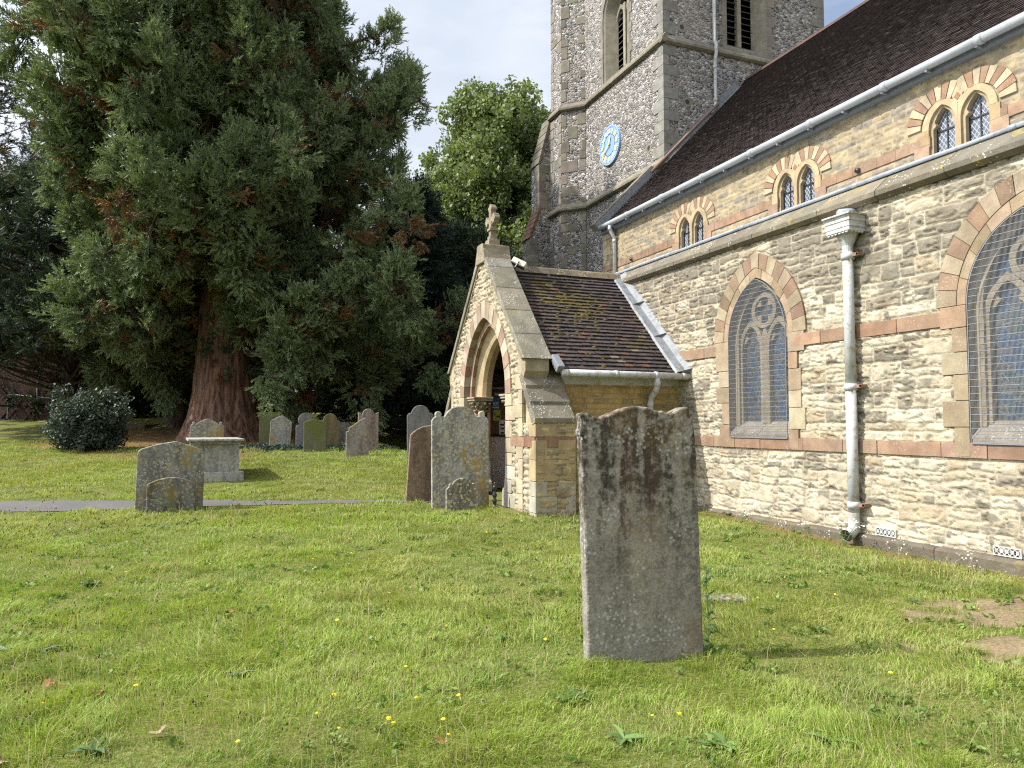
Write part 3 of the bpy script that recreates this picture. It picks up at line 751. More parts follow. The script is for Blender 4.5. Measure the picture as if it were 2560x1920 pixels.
def cler_window(ch, X0, c, R):
    f = WX(X0); zs = 7.05; mb = MB(); pinks = [(.42, .265, .18), (.62, .53, .375)]
    for s in (-1, 1):
        cc = c + s * .34; N = 9
        for k in range(N):                             # outer voussoirs, one hump each side
            t0, t1 = 180 - k * 120 / N, 180 - (k + 1) * 120 / N; g = .9
            A = arc(cc, zs + .05, .42, t0 - g, t1 + g, 4); B = arc(cc, zs + .05, .72 + .02 * math.sin(k), t0 - g * .6, t1 + g * .6, 4)
            if s < 0: pass
            else: A = [(2 * cc - x, y) for x, y in A]; B = [(2 * cc - x, y) for x, y in B]
            mb.ring(f, A, B, -.1, .036 + R.uniform(-.002, .002), jit(pinks[(k + 1) % 2], R, .1))
        A = pt_arch(c + s * .32, zs, .27, .385, 14); B = pt_arch(c + s * .32, zs, .41, .50, 14)
        if s < 0: A_, B_ = A, [(min(x, c - .002), y) for x, y in B]
        else: A_, B_ = A, [(max(x, c + .002), y) for x, y in B]
        mb.ring(f, A_, B_, -.16, .032, jit((.60, .48, .31), R, .05))
        z = 5.95
        for k in range(4):
            w = .12 if k % 2 else .26; zt = z + (zs - 5.95) / 4
            e0, e1 = c + s * .59, c + s * (.59 + w + .06); mb.box(f, min(e0, e1), max(e0, e1), z + .003, zt - .003, -.16, .034, jit(RED2 if k == 2 else (.54, .40, .25), R)); z = zt
    mb.box(f, c - .05, c + .05, 5.95, zs + .06, -.16, .0325, (.56, .44, .28))
    mb.prism(f, [(c - .06, zs + .30), (c + .06, zs + .30), (c + .13, zs + .52), (c, zs + .64), (c - .13, zs + .52)], -.1, .030, (.60, .50, .33))
    mb.prism(f, [(c, zs + .33), (c + .065, zs + .41), (c, zs + .49), (c - .065, zs + .41)], -.1, .037, (.42, .23, .145))
    w = mb.build("clerestory_window", M['ashlar'], ch, bevel=.003)
    for s in (-1, 1):
        cc = c + s * .32
        # cusped head set back in the reveal
        k = MB(); inn = [(cc + .215, 5.95), (cc + .215, zs - .01), (cc + .15, zs + .045), (cc + .185, zs + .12), (cc + .12, zs + .24), (cc, zs + .35)]
        inn = inn + [(2 * cc - x, y) for x, y in inn[::-1][1:]]
        out = [(cc + .285, 5.95), (cc + .285, zs), (cc + .275, zs + .08), (cc + .25, zs + .17), (cc + .17, zs + .32), (cc, zs + .42)]
        out = out + [(2 * cc - x, y) for x, y in out[::-1][1:]]
        k.ring(f, inn, out, -.135, -.02, (.52, .42, .28)); k.build("cusped_head", M['ashlar'], w)
        p = MB(); p.prism(f, pt_arch(cc, zs, .27, .39, 12, 5.95), -.16, -.135); p = p.build("lattice_pane", M['glass'], w)
        q = MB(); 
        def clip(x, z): return abs(x - cc) < .215 and z < zs + .36 - abs(x - cc) * 1.25 and z > 5.95
        for d_ in (-1, 1):
            for i in range(-14, 24):
                b0 = 6.0 + i * .125; pts = []
                for e in np.linspace(-.215, .215, 24):
                    z = b0 + d_ * e * 1.45
                    if clip(cc + e, z): pts.append((cc + e, z))
                if len(pts) > 1:
                    (xa, za), (xb, zb) = pts[0], pts[-1]; l = math.hypot(xb - xa, zb - za) + 1e-6; ox, oz = -(zb - za) / l * .006, (xb - xa) / l * .006
                    q.prism(f, [(xa + ox, za + oz), (xb + ox, zb + oz), (xb - ox, zb - oz), (xa - ox, za - oz)], -.135, -.129 + .001 * d_)
        q.build("lead_lattice", M['came'], p)
        q = MB(); q.box(f, cc - .012, cc + .012, 5.95, zs + .22, -.135, -.112); q.box(f, cc - .215, cc + .215, 6.98, 7.005, -.135, -.111); q.box(f, cc - .215, cc + .215, 6.56, 6.60, -.135, -.111)
        for e in (-1, 1): q.box(f, cc + e * .207 - .009, cc + e * .207 + .009, 5.95, zs, -.135, -.110)
        q.build("iron_frame", M['black'], p)

def wall_hole(mb, f, A0, A1, B0, B1, c, a, z0, zs, h, n=0, col=(.4, .4, .4)):
    o = pt_arch(c, zs, a, h, 12); m = len(o) // 2; zt = zs + h
    mb.poly([f(*p, n) for p in ((A0, B0), (A1, B0), (A1, z0), (A0, z0))], col)
    mb.poly([f(*p, n) for p in ((A0, z0), (c - a, z0), (c - a, zs), (c - a, zt), (A0, zt))], col)
    mb.poly([f(*p, n) for p in ((c + a, z0), (A1, z0), (A1, zt), (c + a, zt), (c + a, zs))], col)
    mb.poly([f(*p, n) for p in o[:m + 1]] + [f(c + a, zt, n)], col)
    mb.poly([f(*p, n) for p in o[m:]] + [f(c - a, zt, n)], col)
    mb.poly([f(*p, n) for p in ((A0, zt), (A1, zt), (A1, B1), (A0, B1))], col)

def loft(mb, f, o0, n0, o1, n1, col, closed=True):
    m = len(o0)
    for k in range(m if closed else m - 1):
        j = (k + 1) % m; mb.poly([f(*o0[k], n0), f(*o0[j], n0), f(*o1[j], n1), f(*o1[k], n1)], col)

def belfry(ch, f, c, z0, R):
    zs, a, h = z0 + 2.75, 1.0, 1.25; mb = MB(); g = (.33, .31, .265); N = 14
    o0 = pt_arch(c, zs, a + .02, h + .02, N, z0); o1 = pt_arch(c, zs, a - .12, h - .12, N, z0 + .06); o2 = pt_arch(c, zs, a - .38, h - .38, N, z0 + .42)
    voussoirs(mb, f, c, zs, a - .03, h - .03, a + .16, h + .18, 12, -.05, .03, [g, (.36, .34, .30)], R, .04)
    z = z0
    for k in range(7):
        zz = z0 + (zs - z0) * (k + 1) / 7
        for s in (-1, 1):
            w = .16 if (k + s) % 2 else .30; e0, e1 = c + s * (a - .03), c + s * (a + w); mb.box(f, min(e0, e1), max(e0, e1), z + .004, zz - .004, -.05, .028, jit(g, R))
        z = zz
    loft(mb, f, o0, .028, o1, -.06, g, False); loft(mb, f, o1, -.06, o2, -.52, (.36, .335, .27), False)
    mb.poly([f(*p, n) for p, n in ((o0[0], .03), (o0[-1], .03), (o1[-1], -.06), (o1[0], -.06))], g); mb.poly([f(*p, n) for p, n in ((o1[0], -.06), (o1[-1], -.06), (o2[-1], -.52), (o2[0], -.52))], (.37, .34, .28))
    extr(mb, f, [(-.1, z0 - .12), (.06, z0 - .12), (.06, z0 + .0), (-.02, z0 + .04), (-.1, z0 + .04)], c - a - .16, c + a + .16, g)
    w = mb.build("belfry_window", M['grey_ashlar'], ch)
    mb = MB(); mb.box(f, c - .09, c + .09, z0 + .36, zs + .35, -.62, -.42, (.42, .39, .31))
    for s in (-1, 1):
        cc = c + s * .35; mb.ring(f, pt_arch(cc, zs - .15, .26, .42, 10), pt_arch(cc, zs - .15, .36, .62, 10), -.62, -.46, g)
    mb.ring(f, pt_arch(c, zs, .58, .8, 14), pt_arch(c, zs, .72, .95, 14), -.64, -.47, g)
    mb.build("mullion", M['grey_ashlar'], w, bevel=.02)
    for s in (-1, 1):
        mb = MB(); cc = c + s * .35; z = z0 + .40
        while z < zs + .35: mb.prism(lambda a_, b_, n_: f(n_, b_, a_), [(-.80, z + .20), (-.52, z), (-.52, z + .035), (-.80, z + .235)], cc - .27, cc + .27); z += .245
        mb.build("louvre", M['louvre'], w)
    mb = MB(); mb.prism(f, pt_arch(c, zs, .7, .9, 10, z0 + .3), -1.0, -.9); mb.build("dark_backing", M['black'], w)  # black sheet paints the dark of the bell chamber behind the louvres

def WF(p0, p1):
    d = Vector((p1[0] - p0[0], p1[1] - p0[1], 0)); L = d.length; d = d / L; nn = Vector((d.y, -d.x, 0))
    return (lambda a, b, n: (p0[0] + d.x * a + nn.x * n, p0[1] + d.y * a + nn.y * n, b)), L

def tower(ch, R):
    tx0, tx1, ty0, ty1, zt = 14.75, 22.3, 22.0, 29.6, 22.0
    zs1, zs2 = 10.72, 15.2                      # string courses
    mb = MB(); fl = WX(tx0); fr = WY(ty0)
    wall_hole(mb, fl, ty0, ty1, -.5, zt, 25.4, 1.0, 15.55, 18.3, 1.25)
    wall_hole(mb, fr, tx0, tx1, 3, zt, 18.5, 1.0, 15.6, 18.35, 1.25)
    mb.poly([(tx1, ty0, 0), (tx1, ty1, 0), (tx1, ty1, zt), (tx1, ty0, zt)]); mb.poly([(tx0, ty1, 0), (tx1, ty1, 0), (tx1, ty1, zt), (tx0, ty1, zt)]); mb.poly([(tx0, ty0, zt), (tx1, ty0, zt), (tx1, ty1, zt), (tx0, ty1, zt)])
    tw = mb.build("tower_wall", M['flint'], ch)
    # quoins
    mb = MB(); z = 0; k = 0
    while z < zt - .1:
        h = R.uniform(.34, .46); lx, ly = (.26, .62) if k % 2 else (.58, .30); lx += R.uniform(-.06, .06); ly += R.uniform(-.06, .06); off = .035 if z > zs2 else .02
        off = .022
        mb.box(WZ(0), tx0 - off, tx0 + lx, ty0 - off, ty0 + ly, z + .004, z + h - .004, jit(GASH, R)); 
        mb.box(WZ(0), tx1 - lx, tx1 + off, ty0 - off, ty0 + .3, z + .004, z + h - .004, jit(GASH, R)); z += h; k += 1
    mb.build("corner_stones", M['grey_ashlar'], ch, bevel=.006)
    prof = lambda z: [(-.05, z), (.05, z), (.14, z + .06), (.14, z + .15), (.0, z + .36), (-.05, z + .36)]
    mb = MB()
    run(mb, fl, prof(zs1), ty0 - .14, 28.05, (.9, 1.6), [(.27, .25, .20), (.31, .285, .225)], R, .004); run(mb, fl, prof(zs2), ty0 - .14, 28.05, (.9, 1.6), [(.29, .265, .20), (.32, .29, .22)], R, .004)
    run(mb, fr, prof(zs2), tx0 - .139, tx1 + .1, (.9, 1.6), [(.30, .28, .23), (.33, .31, .26)], R, .004)
    mb.build("string_course", M['coping'], ch, bevel=.01)
    mb = MB()
    for f, a, b in ((fr, 15.55, 15.95), (fr, 15.75, 13.2), (fr, 17.0, 18.0), (fl, 23.0, 11.7)):
        mb.ring(f, arc(a, b, .10, 0, 360, 8)[:-1], arc(a, b, .20, 0, 360, 8)[:-1], -.05, .012, (.36, .32, .26), True)
    mb.build("flat_putlog_hole", M['coping'], ch)
    mb = MB()
    for f, a, b in ((fr, 15.55, 15.95), (fr, 15.75, 13.2), (fr, 17.0, 18.0), (fl, 23.0, 11.7)): mb.prism(f, arc(a, b, .104, 0, 360, 8)[:-1], -.02, .006)  # wall is uncut: black discs paint the dark inside the holes
    mb.build("flat_putlog_hole", M['black'], ch)
    belfry(ch, fl, 25.4, 15.55, R); belfry(ch, fr, 18.5, 15.6, R)
    clock(ch, fl)
    mb = MB(); x = 16.92; mb.tube([(x, ty0 - .1, 21), (x, ty0 - .1, zs2 + .5), (x, ty0 - .19, zs2 + .3), (x, ty0 - .19, zs2 - .05), (x, ty0 - .12, zs2 - .3), (x, ty0 - .12, 13.3), (x - .08, ty0 - .16, 13.05), (x - .3, ty0 - .2, 12.85)], .065, 10)
    for z in (18.3, 14.6, 13.35): mb.tube([(x, ty0 - .11, z), (x, ty0 - .11, z + .13)], .08, 10)
    mb.build("tower_downpipe", M['white'], ch, smooth=True)
    # stair turret
    A, B, C, D = (14.75, 28.0), (13.98, 28.77), (13.98, 29.83), (14.75, 30.6)
    mb = MB(); pts = [A, B, C, D, (15.8, 30.6), (16, 28)]
    off = lambda p, k: (15.2 + (p[0] - 15.2) * k, 29.3 + (p[1] - 29.3) * k)
    for z0_, z1_, k in ((-.5, zs1 + .1, 1.045), (zs1 + .1, zs2 + .1, 1.02), (zs2 + .1, 23, 1.0)):
        P = [off(p, k) for p in pts]
        for q in range(4): mb.poly([(*P[q], z0_), (*P[q + 1], z0_), (*P[q + 1], z1_), (*P[q], z1_)])
    tu = mb.build("stair_turret", M['flint'], ch)
    mb = MB()
    for zz, k in ((zs1, 1.045), (zs2, 1.02)):
        P = [off(p, k) for p in (A, B, C, D)]
        for p1, p0 in zip(P[:-1], P[1:]):
            f, L = WF(p0, p1); extr(mb, f, prof(zz), -.05, L + .05, jit((.28, .26, .21), R))
    for (q1, q0) in ((A, B), (B, C)):
        z = 0; k = 0
        while z < 22.5:
            kk = 1.045 if z < zs1 else (1.02 if z < zs2 else 1.0); f, L = WF(off(q0, kk), off(q1, kk)); h = R.uniform(.3, .55)
            if R.random() < .8: mb.box(f, -.01, R.uniform(.16, .42), z, z + h - .01, -.05, .018, jit((.31, .285, .24), R, .2))
            if R.random() < .7: mb.box(f, L - R.uniform(.14, .4), L + .01, z, z + h - .01, -.05, .018, jit((.31, .285, .24), R, .2))
            if R.random() < .18: mb.box(f, .3, .75, z, z + h - .01, -.05, .014, jit((.27, .25, .21), R, .2))
            z += h + R.uniform(0, .12); k += 1
    mb.build("turret_dressings", M['grey_ashlar'], tu, bevel=.006)
    # stepped buttress beyond the turret
    mb = MB(); f = WY(31.0)
    o = [(15.6, -.5), (13.42, -.5), (13.42, 10.15), (13.9, 11.5), (13.9, 13.7), (14.45, 15.9), (15.6, 15.9)]
    mb.prism(f, o, -.9, 0); bt = mb.build("buttress", M['flint'], ch)
    mb = MB()
    for x0, z0_, z1_ in ((13.42, 0, 10.1), (13.9, 11.55, 13.7)):
        z = z0_
        while z < z1_ - .1:
            h = min(R.uniform(.3, .5), z1_ - z); mb.box(WZ(0), x0 - .018, x0 + R.uniform(.22, .6), 30.982, 31.4, z, z + h - .01, jit((.31, .29, .245), R, .2)); z += h
    for (xa, za), (xb, zb), c in (((13.36, 10.1), (13.92, 11.62), (.27, .15, .10)), ((13.84, 13.66), (14.47, 16.0), (.24, .225, .18))):
        n = 6
        for k in range(n):
            t0, t1 = k / n, (k + 1) / n - .02; mb.prism(WY(30.97), [(xa + (xb - xa) * t0, za + (zb - za) * t0), (xa + (xb - xa) * t1, za + (zb - za) * t1), (xa + (xb - xa) * t1 + .12, za + (zb - za) * t1), (xa + (xb - xa) * t0 + .12, za + (zb - za) * t0)], -.96, 0, jit(c, R))
    mb.build("buttress_stones", M['coping'], bt)

def clock(ch, fl):
    f = lambda a, b, n: (14.75 - n, 25.80 - a, 12.80 + b)         # a to the viewer's right
    mb = MB(); mb.prism(f, arc(0, 0, .80, 0, 360, 48)[:-1], .0, .07); mb.ring(f, arc(0, 0, .70, 0, 360, 48)[:-1], arc(0, 0, .802, 0, 360, 48)[:-1], .06, .085, (.3, .4, .7), True)
    c = mb.build("clock", M['bluel'], ch, bevel=.004)
    mb = MB(); mb.prism(f, arc(0, 0, .42, 0, 360, 40)[:-1], .06, .074); mb.build("clock_centre", M['blue'], c)
    mb = MB(); mb.ring(f, arc(0, 0, .42, 0, 360, 40)[:-1], arc(0, 0, .447, 0, 360, 40)[:-1], .06, .079, closed=True)
    for k in range(60):
        an = rad(6 * k); 
        p = lambda r, w: (r * math.sin(an) + w * math.cos(an), r * math.cos(an) - w * math.sin(an)); mb.prism(f, [p(.715, -.014), p(.715, .014), p(.755, .014), p(.755, -.014)], .08, .089)
    mb.build("minute_track", M['navy'], c)
    num = ["XII", "I", "II", "III", "IIII", "V", "VI", "VII", "VIII", "IX", "X", "XI"]
    for k, s in enumerate(num):
        mb = MB(); sh = MB(); an = rad(30 * k); cw = {'I': .052, 'V': .10, 'X': .10}; tot = sum(cw[q] for q in s); x = -tot / 2
        def P(u, v): return ((.47 + v * .20) * math.sin(an) + u * math.cos(an), (.47 + v * .20) * math.cos(an) - u * math.sin(an))
        def bar(u0, v0, u1, v1, w, n):
            mb.prism(f, [P(u0 - w, v0), P(u0 + w, v0), P(u1 + w, v1), P(u1 - w, v1)], .07, n)
        for q in s:
            m_ = x + cw[q] / 2
            if q == 'I': bar(m_, 0, m_, 1, .014, .095)
            elif q == 'V': bar(m_, 0, m_ - .034, 1, .014, .095); bar(m_, 0, m_ + .034, 1, .010, .096)
            else: bar(m_ + .034, 0, m_ - .034, 1, .014, .095); bar(m_ - .034, 0, m_ + .034, 1, .010, .096)
            x += cw[q]
        mb.build("numeral", M['gold'], c)
    for an, L, w, n in ((20.0, .43, .042, .115), (240.0, .66, .034, .13)):
        a_ = rad(an); mb = MB(); P = lambda u, v: (v * math.sin(a_) + u * math.cos(a_), v * math.cos(a_) - u * math.sin(a_))
        mb.prism(f, [P(-.02, -.1), P(.02, -.1), P(w, L * .6), P(w * .5, L * .8), P(0, L), P(-w * .5, L * .8), P(-w, L * .6)], n - .01, n); mb.build("clock_hand", M['gold'], c)
    mb = MB(); mb.prism(f, arc(0, 0, .035, 0, 360, 12)[:-1], .07, .14); mb.build("hand_boss", M['gold'], c)

# ------------------------------------------------------------------ porch
PXF, PY0, PY1, PYC = 4.7, 11.12, 14.98, 13.05
AZS, AA = 2.06, 1.1
def porch(ch, R):
    f = WX(PXF); gl = lambda A: 4.72 - np.abs(A - PYC) * 1.085
    def keep(A, B):
        k = (B < gl(A)) & ((A > PY0 - .02) | ((A > 10.61) & (B < 1.56))) & ((A < PY1 + .02) | ((A < 15.49) & (B < 1.56)))
        return k & ~in_arch(A, B, PYC - .05, AZS, 1.14, 1.48, -1)
    def flat(A, B):
        w = in_arch(A, B, PYC - .05, AZS, 1.40, 1.82, -1) * 1.0
        w = np.maximum(w, ((B > 1.17) & (B < 1.34)) * 1.0); w = np.maximum(w, (np.abs(A - (PY0 + .07)) < .1) * 1.0); w = np.maximum(w, (A < 10.9) * 1.0); return w
    rubble("porch_gable_wall", fX(PXF), 10.55, 15.55, -.1, 4.75, .018, M['rubble'], ch, 31, ch=(.10, .19), cw=(.14, .36), relief=.03, pal=pal_porch, keep=keep, flat=flat, joint=(.60, .54, .42))
    rubble("porch_side_wall", fY(PY0), 5.2, 7.72, -.1, 2.34, .018, M['rubble'], ch, 41, ch=(.075, .115), cw=(.16, .40), relief=.014, pal=pal_side, joint=(.42, .34, .2), wob=.016, split=0, lay=16, jw=.014)
    mb = MB(); mb.box(WYp(PY1 + .02), 4.75, 7.7, -.2, 2.4, -.3, 0, (.5, .38, .2)); mb.box(WYp(PY0 + .02), 5.15, 7.7, -.2, 2.4, .0, .28, (.4, .3, .2)); mb.build("porch_side_wall", M['rubble'], ch)
    mb = MB(); mb.box(WYp(14.66), 5.1, 7.7, 0, 2.32, -.0, .03); mb.box(WX(7.63), PY0 + .28, PY1 - .3, 0, 2.5, -.05, 0); mb.box(WYp(PY0 + .31), 5.16, 7.6, .1, 2.4, -.005, .005); mb.build("inside_wall_paint", M['limewash'], ch)
    mb = MB(); mb.box(WYp(14.66), 5.1, 7.7, 2.32, 2.6, -.0, .035); mb.prism(WX(7.62), [(PY0 + .3, 2.5), (PY1 - .3, 2.5), (PYC, 4.3)], -.05, 0); mb.box(WX(7.61), 12.2, 13.8, .1, 2.3, -.05, 0); mb.poly([(5.0, PY0 - .1, 2.38), (7.7, PY0 - .1, 2.38), (7.7, PYC, 4.40), (5.0, PYC, 4.40)]); mb.poly([(5.0, PY1 + .1, 2.38), (7.7, PY1 + .1, 2.38), (7.7, PYC, 4.40), (5.0, PYC, 4.40)]); mb.build("porch_lining", M['wood'], ch)
    mb = MB(); mb.box(WZ(0), 4.75, 7.7, PY0 + .2, PY1 - .2, -.1, .135); mb.box(WZ(0), 4.42, 4.746, PYC - 1.3, PYC + 1.2, -.1, .125); mb.build("porch_floor", M['floor'], ch, bevel=.01)
    # bands
    mb = MB(); band = lambda n: [(-.05, 1.172), (n, 1.172), (n, 1.332), (-.05, 1.332)]
    run(mb, f, band(.035), 10.61, 11.62, (.3, .5), [RED, (.36, .2, .135)], R); run(mb, f, band(.035), 14.3, 15.5, (.3, .5), [RED], R); run(mb, WY(PY0), band(.02), 5.34, 7.7, (.4, .7), [(.36, .19, .11), RED], R); run(mb, WY(10.6), band(.014), 4.684, 5.38, (.7, .8), [RED], R)
    mb.build("stone_band", M['ashlar'], ch)
    # arch orders
    mb = MB(); c = PYC - .05
    voussoirs(mb, f, c, AZS, 1.13, 1.47, 1.385, 1.80, 19, -.12, .036, [(.44, .33, .25), (.56, .49, .38), (.41, .29, .22), (.58, .51, .40)], R, .08)
    voussoirs(mb, f, c, AZS, 1.0, 1.32, 1.13, 1.465, 17, -.30, -.085, [(.37, .245, .18), (.48, .37, .27), (.35, .225, .16), (.43, .31, .22)], R, .05)
    arch = mb.build("porch_arch", M['ashlar'], ch, bevel=.004)
    mb = MB(); N = 24
    oo, o1, o2, o3 = pt_arch(c, AZS, 1.0, 1.32, N), pt_arch(c, AZS, .93, 1.24, N), pt_arch(c, AZS, .80, 1.09, N), pt_arch(c, AZS, .76, 1.05, N)
    cc = (.60, .48, .30)
    loft(mb, f, oo, -.16, o1, -.20, cc, False); loft(mb, f, o1, -.20, o2, -.24, cc, False); loft(mb, f, o2, -.24, o3, -.31, (.56, .43, .26), False); loft(mb, f, o3, -.31, o3, -.42, (.5, .37, .21), False); loft(mb, f, oo, -.16, oo, -.30, cc, False); loft(mb, f, o3, -.42, pt_arch(c, AZS, 1.4, 1.8, N), -.42, cc, False)
    mb.build("inner_arch_order", M['ashlar'], arch)
    # jambs
    mb = MB(); 
    for s in (-1, 1):
        z = .12; k = 0
        while z < AZS - .02:
            zz = min(AZS, z + R.uniform(.2, .34)); zz = AZS if AZS - zz < .14 else zz; w = .30 if k % 2 else .44; k += 1
            e0, e1 = c + s * 1.13, c + s * (1.13 + w); pc = R.choice([(.58, .50, .37), (.50, .33, .22), (.62, .53, .38)]) if z > .7 else (.62, .58, .50)
            mb.box(f, min(e0, e1), max(e0, e1), z + .004, zz - .004, -.3, .036 + R.uniform(-.003, .003), jit(pc, R))
            e0, e1 = c + s * .98, c + s * 1.13; mb.box(f, min(e0, e1), max(e0, e1), z + .003, zz - .003, -.40, -.17, jit((.42, .28, .2) if z > .75 else (.5, .46, .4), R))
            e0, e1 = c + s * .80, c + s * 1.0; mb.box(f, min(e0, e1), max(e0, e1), z, zz - .002, -.42, -.36, jit((.40, .25, .16) if z > .75 else (.52, .47, .4), R)); z = zz
        # stepped bases
        q = lambda w: c + s * (1.3 - w)
        pr = [(c + s * 1.3, .11), (q(.60), .11), (q(.60), .36), (q(.585), .40), (q(.56), .43), (q(.52), .45), (q(.50), .50), (q(.49), .56), (q(.46), .62), (q(.41), .66), (q(.40), .72), (q(.37), .78), (c + s * 1.3, .80)] if s > 0 else [(c + s * 1.3, .11), (q(.36), .11), (q(.36), .36), (q(.34), .40), (q(.31), .43), (q(.27), .45), (q(.25), .50), (q(.24), .56), (q(.22), .62), (q(.19), .68), (q(.17), .74), (c + s * 1.3, .76)]
        mb.prism(f, pr, -.42, .02, (.56, .52, .45))
    mb.build("arch_jamb", M['ashlar'], arch, bevel=.012)
    for s in (-1, 1):
        px, py = PXF + .235, c + s * .89
        mb = MB(); mb.lathe((px, py, .7), [(.13, 0), (.13, .05), (.10, .08), (.085, .13), (.08, 1.0), (.095, 1.02), (.08, 1.04)], 16); col = mb.build("porch_column", M['shaft'], arch, smooth=True)
        me = col.data; arr = np.ones((len(me.loops), 4), np.float32); arr[:, :3] = (.36, .185, .125); me.color_attributes["Col"].data.foreach_set("color", arr.ravel())
        mb = MB(); cp = (.40, .34, .25); mb.lathe((px, py, 1.73), [(.085, 0), (.10, .05), (.12, .14), (.175, .25)], 16, cp)
        for ring_, zz, rr, n_ in ((0, 1.80, .115, 9), (1, 1.88, .15, 9), (2, 1.945, .19, 9)):
            for q in range(n_):
                an = 2 * PI * (q + ring_ * .5) / n_; d_ = Vector((math.cos(an), math.sin(an), 0)); p0 = Vector((px, py, zz - .05)) + d_ * (rr - .04)
                mb.tube([p0, p0 + d_ * .035 + Vector((0, 0, .05)), p0 + d_ * .06 + Vector((0, 0, .045)), p0 + d_ * .065 + Vector((0, 0, .02))], [.022, .028, .022, .010], 6, cp)
        mb.build("carved_capital", M['coping'], col, smooth=True)
        mb = MB(); mb.box(f, min(c + s * .70, c + s * 1.14), max(c + s * .70, c + s * 1.14), 1.985, 2.03, -.43, -.04, (.40, .34, .25)); mb.box(f, min(c + s * .68, c + s * 1.16), max(c + s * .68, c + s * 1.16), 2.03, 2.065, -.435, -.02, (.44, .37, .27)); mb.build("abacus", M['coping'], col, bevel=.008)
    # right and left buttresses with weathered slopes
    for s, yb in ((1, 10.6), (-1, 15.5)):
        yw = PY0 if s > 0 else PY1; F = WX(PXF) if s else None
        prof = [(yw, -.1), (yb, -.1), (yb, 1.55), (yb + s * .08, 1.60), (yw, 2.25)]
        mb = MB(); mb.prism(WX(PXF + .03), prof, -.62, 0, (.55, .47, .33)); bt = mb.build("porch_buttress", M['ashlar'], ch)
        mb = MB(); p0, p1 = (yb - s * .035, 1.555), (yw + s * .02, 2.36); n = 3
        for k in range(n):
            t0, t1 = k / n, (k + 1) / n; a = (p0[0] + (p1[0] - p0[0]) * t0, p0[1] + (p1[1] - p0[1]) * t0); b = (p0[0] + (p1[0] - p0[0]) * t1, p0[1] + (p1[1] - p0[1]) * t1)
            mb.prism(WX(PXF), [(a[0], a[1]), (a[0] - s * .0, a[1] + .075), (b[0] - s * .0, b[1] + .025), (b[0] + s * .02, b[1]), (b[0] + s * .10, b[1] - .04), (a[0] + s * .12, a[1] - .03)], -.66 - k * .004, .045 - k * .004, jit((.25, .225, .18), R, .1))
        mb.build("weathering_slab", M['coping'], bt, bevel=.006)
        mb = MB(); FY = WY(yb) if s > 0 else WYp(yb); z = -.1; k = 0
        while z < 1.53:                                  # ashlar quoins round both corners, rubble between
            h = min(R.uniform(.17, .34), 1.55 - z)
            if 1.0 < z + h < 1.18: h = 1.168 - z
            if 1.165 < z < 1.335: z = 1.335; continue
            L0, L1 = ((.34, .17) if k % 2 else (.17, .30)); col = R.choice([(.54, .42, .25), (.58, .47, .30), (.47, .42, .33)]) if z > .6 else R.choice([(.56, .53, .46), (.50, .45, .36)])
            mb.box(FY, 4.672, 4.70 + L0, z + .004, z + h - .004, -.2, .018, jit(col, R)); mb.box(FY, 5.37 - L1, 5.37, z + .004, z + h - .004, -.2, .018, jit(col, R))
            pass
            a0, a1 = yb, yb + s * (.22 if k % 2 else .12); mb.box(WX(PXF), min(a0, a1), max(a0, a1), z + .004, z + h - .004, -.1, .034, jit(col, R))
            if s > 0 and R.random() < .75: mb.box(WX(PXF), PY0 - .02, PY0 + (.16 if k % 2 else .26), z + .004, z + h - .004, -.1, .033, jit((.58, .50, .37), R))
            z += h; k += 1
        z = 1.4
        while z < 2.45: 
            h = R.uniform(.2, .3); a0, a1 = yw, yw + s * (.3 if k % 2 else .16); mb.box(WX(PXF), min(a0, a1), max(a0, a1), z + .004, z + h - .004, -.1, .034, jit((.57, .48, .34), R)); z += h; k += 1
        mb.build("corner_stones", M['ashlar'], bt, bevel=.005)
        if s > 0: rubble("rubble_facing", fY(yb), 4.70, 5.34, -.1, 1.56, .018, M['rubble'], bt, 47, ch=(.10, .2), cw=(.12, .3), relief=.02, pal=pal_side2, flat=lambda A, B: ((B > 1.17) & (B < 1.34)) * 1.0, joint=(.40, .35, .27))
        # kneeler under the coping end
        mb = MB(); ye = PYC - s * 2.08
        mb.prism(WX(PXF), [(yw + s * .2, 2.2), (yw, 2.2), (yw - s * .03, 2.26), (ye + s * .05, 2.36), (ye + s * .02, 2.40), (ye + s * .02, 2.60), (yw + s * .2, 2.8)], -.40, .03, (.47, .40, .28)); mb.build("kneeler_stone", M['ashlar'], ch, bevel=.01)
    # gable coping
    mb = MB(); n = 5
    for s in (1, -1):
        for k in range(n):
            t0, t1 = k / n, (k + 1) / n - .004; e0 = (PYC - s * 2.11, 2.60); e1 = (PYC, 4.90)
            p = lambda t, o_: (e0[0] + (e1[0] - e0[0]) * t, e0[1] + (e1[1] - e0[1]) * t + o_)
            o_ = R.uniform(-.006, .006); mb.prism(WX(PXF), [p(t0, 0), p(t1, 0), p(t1, -.15), p(t0, -.15 if k else -.02)] if k else [p(0, .0), p(t1, 0), p(t1, -.15), (e0[0] + s * .13, e0[1]), ], -.44 + (0 if s > 0 else .003), .075 + o_ * .5, jit((.30, .275, .215) if k < 4 else (.36, .34, .28), R, .1))
        mb.prism(WX(PXF), [(PYC - s * 2.0, 2.58), (PYC - s * .0, 4.74), (PYC - s * .0, 4.68), (PYC - s * 1.94, 2.58)], -.3, .045 + s * .002, (.40, .34, .25))
    mb.build("gable_coping", M['coping'], ch, bevel=.012)
    # saddle stone and cross finial
    mb = MB(); cx, cy = PXF + .17, PYC; cf = (.36, .31, .23)
